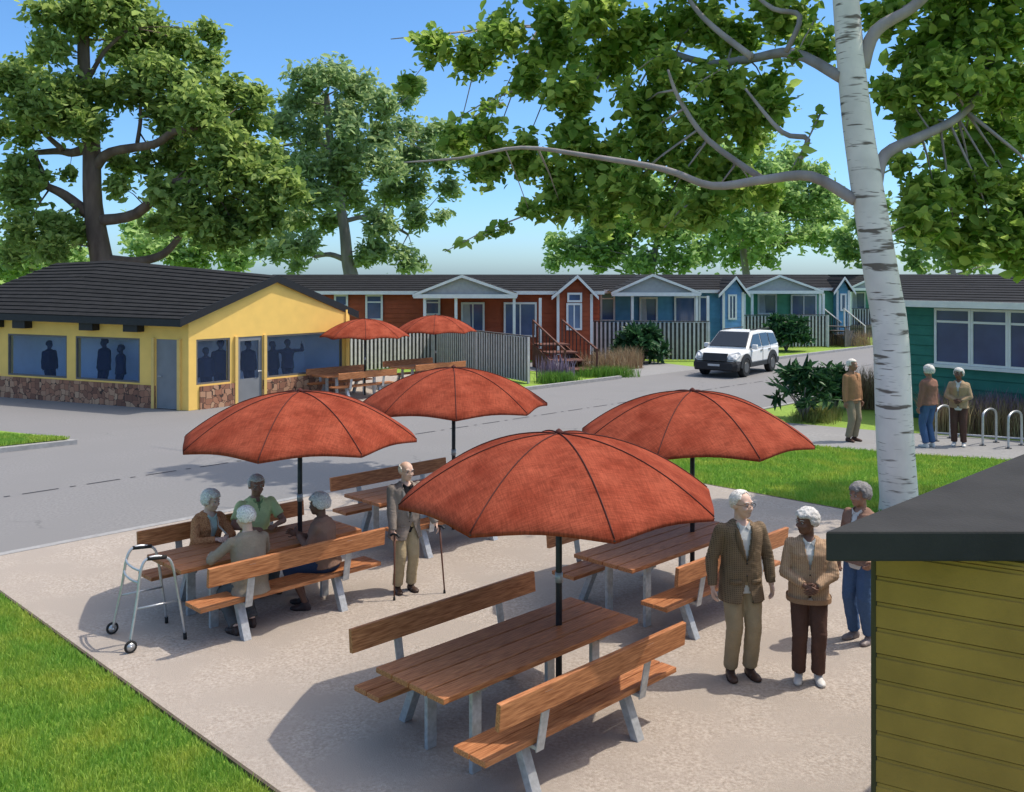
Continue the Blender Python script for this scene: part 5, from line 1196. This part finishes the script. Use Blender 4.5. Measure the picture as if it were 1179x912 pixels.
def car():
    f0 = G(855,434); f1 = G(813,431); mid = (f0+f1)/2; head = Vector((-.60,-.80,0)); rear = mid-head*1.3
    rz = math.atan2(head.y, head.x)      # local +x = forward
    root = thing('parked_car', 'white boxy off-road car with black bumpers coming along the road', 'car', (rear.x, rear.y, .002), rz)
    wp = mat('white_car_paint', (.72,.72,.70), .3, .04, 3, spec=.5); bp = mat('black_plastic', (.025,.025,.027), .6, .15); gl = mat('dark_car_glass', (.012,.015,.02), .08, .1, spec=.7); lampm = mat('headlight_lens', (.55,.56,.56), .15, .1)
    hw = .90
    # body lower: cross-sections along x (-2.15 .. 2.15)
    def sec(x, w_, z0, z1, tuck=.06):
        return [Vector(v) for v in ((x,-w_+tuck,z0), (x,-w_,z0+.15), (x,-w_,z1-.12), (x,-w_+.06,z1), (x,w_-.06,z1), (x,w_,z1-.12), (x,w_,z0+.15), (x,w_-tuck,z0))]
    bm = NB(); loft(bm, [sec(-2.12,.80,.55,1.02), sec(-2.0,.88,.42,1.08), sec(-1.0,.90,.40,1.08), sec(.3,.90,.40,1.06), sec(.95,.90,.40,1.04), sec(1.6,.88,.42,.98), sec(2.0,.84,.5,.88), sec(2.12,.76,.58,.80)])
    bd = part('body', bm, wp, root, False, bevel=.03)
    # cabin
    def csec(x, w0, w1, z0, z1): return [Vector(v) for v in ((x,-w0,z0), (x,-w1,z1-.04), (x,-w1+.06,z1), (x,w1-.06,z1), (x,w1,z1-.04), (x,w0,z0))]
    bm = NB(); prof_t = [(-2.05,1.05,1.10), (-1.85,1.05,1.62), (-.6,1.05,1.70), (.25,1.05,1.66), (1.02,1.02,1.06)]
    loft(bm, [csec(x, .86, .70 if z1 > 1.3 else .84, z0, z1) for x, z0, z1 in prof_t]); part('cabin', bm, wp, root, bevel=.02)
    # glass: windscreen, sides, rear
    def q4(pts, nm, m_, th_=(0,0,0.012)):
        b2 = NB(); prism(b2, pts, th_); return part(nm, b2, m_, root)
    q4([(.98,-.76,1.10), (.98,.76,1.10), (.33,.62,1.62), (.33,-.62,1.62)], 'windscreen', gl, (.02,0,.03))
    for s in (-1, 1):
        def sp_(x, z): return Vector((x, s*(.86-(z-1.05)/.6*.155+.006), z))
        for a in ([(.88,1.09),(.28,1.55),(-.28,1.58),(-.28,1.09)], [(-.36,1.09),(-.36,1.58),(-1.08,1.58),(-1.08,1.09)], [(-1.16,1.09),(-1.16,1.57),(-1.76,1.52),(-1.94,1.13)]):
            b2 = NB(); prism(b2, [sp_(*v) for v in a], (0, s*.012, 0)); part('side_window', b2, gl, root)
        # doors seams and handles
        for x0, x1 in ((-.32,.82), (-1.12,-.34)):
            b2 = NB(); frame_box(b2, Vector((x0,s*.898,.48)), Vector((1,0,0)), x1-x0, .56, .012, .006, Vector((0,s,0))); dd_ = part('door', b2, black, root)
            b2 = NB(); box(b2, (x0+.06,s*.90 if s > 0 else -.93,.92), (x0+.24,s*.93 if s > 0 else -.90,.955)); part('handle', b2, bp, dd_)
        b2 = NB(); box(b2, (-.95,s*.84-.07,.34), (.85,s*.84+.07,.52)); part('sill_cladding', b2, bp, root, bevel=.02)
        for x in (-1.3, 1.3):
            # arches
            b2 = NB(); pts = [Vector((x+math.cos(a)*.52, s*.895, .37+math.sin(a)*.52)) for a in [pi*k/14 for k in range(15)]]
            pin = [Vector((x+math.cos(a)*.36, s*.895, .36+math.sin(a)*.36)) for a in [pi*k/14 for k in range(15)]]
            for k in range(14): prism(b2, [pts[k], pts[k+1], pin[k+1], pin[k]], (0, s*.035, 0))
            part('wheel_arch', b2, bp, root)
            b2 = NB(); c = Vector((x, s*.79, .36)); tube(b2, [c-Vector((0,s*.12,0)), c-Vector((0,s*.10,0)), c+Vector((0,s*.10,0)), c+Vector((0,s*.125,0))], [.33,.36,.36,.33], 28); wh = part('wheel', b2, rubber, root, bevel=.01)
            b2 = NB(); tube(b2, [c+Vector((0,s*.10,0)), c+Vector((0,s*.132,0))], [.22,.20], 24); part('rim', b2, mat('car_rim', (.12,.12,.125), .4, .1, metal=.6), wh)
        b2 = NB(); box(b2, (.62,(s*.90 if s > 0 else -1.10),1.02), (.78,(1.10 if s > 0 else -.90),1.20)); part('wing_mirror', b2, wp, root, bevel=.03)
        b2 = NB(); prism(b2, [(2.03,s*.52,.88), (2.12,s*.53,.68), (2.04,s*.82,.68), (1.72,s*.885,.86), (1.76,s*.80,.96)], (.06,s*.025,.02)); part('headlight', b2, lampm, root, bevel=.01)
        b2 = NB(); tube(b2, [(2.19,s*.60,.50), (2.235,s*.60,.50)], .06, 14); part('fog_light', b2, lampm, root)
        b2 = NB(); bar(b2, (-1.8,s*.56,1.72), (.1,s*.56,1.72), .04, .04); part('roof_rail', b2, bp, root)
        b2 = NB(); box(b2, (-2.10,s*.70-.08,.75), (-2.02,s*.70+.10,1.0)); part('tail_light', b2, mat('tail_red', (.3,.02,.02), .3, .1), root)
    b2 = NB(); loft(b2, [sec(1.80,.905,.26,.66,.05), sec(2.10,.90,.26,.64,.05), sec(2.24,.76,.30,.58,.05)]); bu = part('front_bumper', b2, bp, root, bevel=.02)
    b2 = NB(); box(b2, (2.20,-.24,.44), (2.245,.24,.52)); part('number_plate', b2, mat('plate', (.5,.5,.5), .5, .05), bu)
    for y in (-.42,-.34,.36,.44):
        b2 = NB(); box(b2, (2.19,y-.02,.555), (2.225,y+.02,.575)); part('bumper_light', b2, lampm, bu)
    b2 = NB(); prism(b2, [(2.03,-.50,.91), (2.03,.50,.91), (2.16,.48,.64), (2.16,-.48,.64)], (.05,0,.01)); gr = part('grille', b2, bp, root)
    b2 = NB()
    for k in range(4): box(b2, (2.085+k*.02,-.46,.80-k*.045), (2.11+k*.02,.46,.815-k*.045))
    part('grille_bar', b2, darkmetal, gr)
    b2 = NB(); loft(b2, [sec(-2.22,.78,.34,.62,.05), sec(-2.08,.88,.30,.66,.05), sec(-1.8,.90,.30,.66,.05)]); part('rear_bumper', b2, bp, root, bevel=.02)
    b2 = NB(); bar(b2, (1.0,-.3,1.07), (.75,.25,1.27), .015, .015); part('wiper', b2, bp, root)
    return root
car()
print('objects', len(bpy.data.objects))
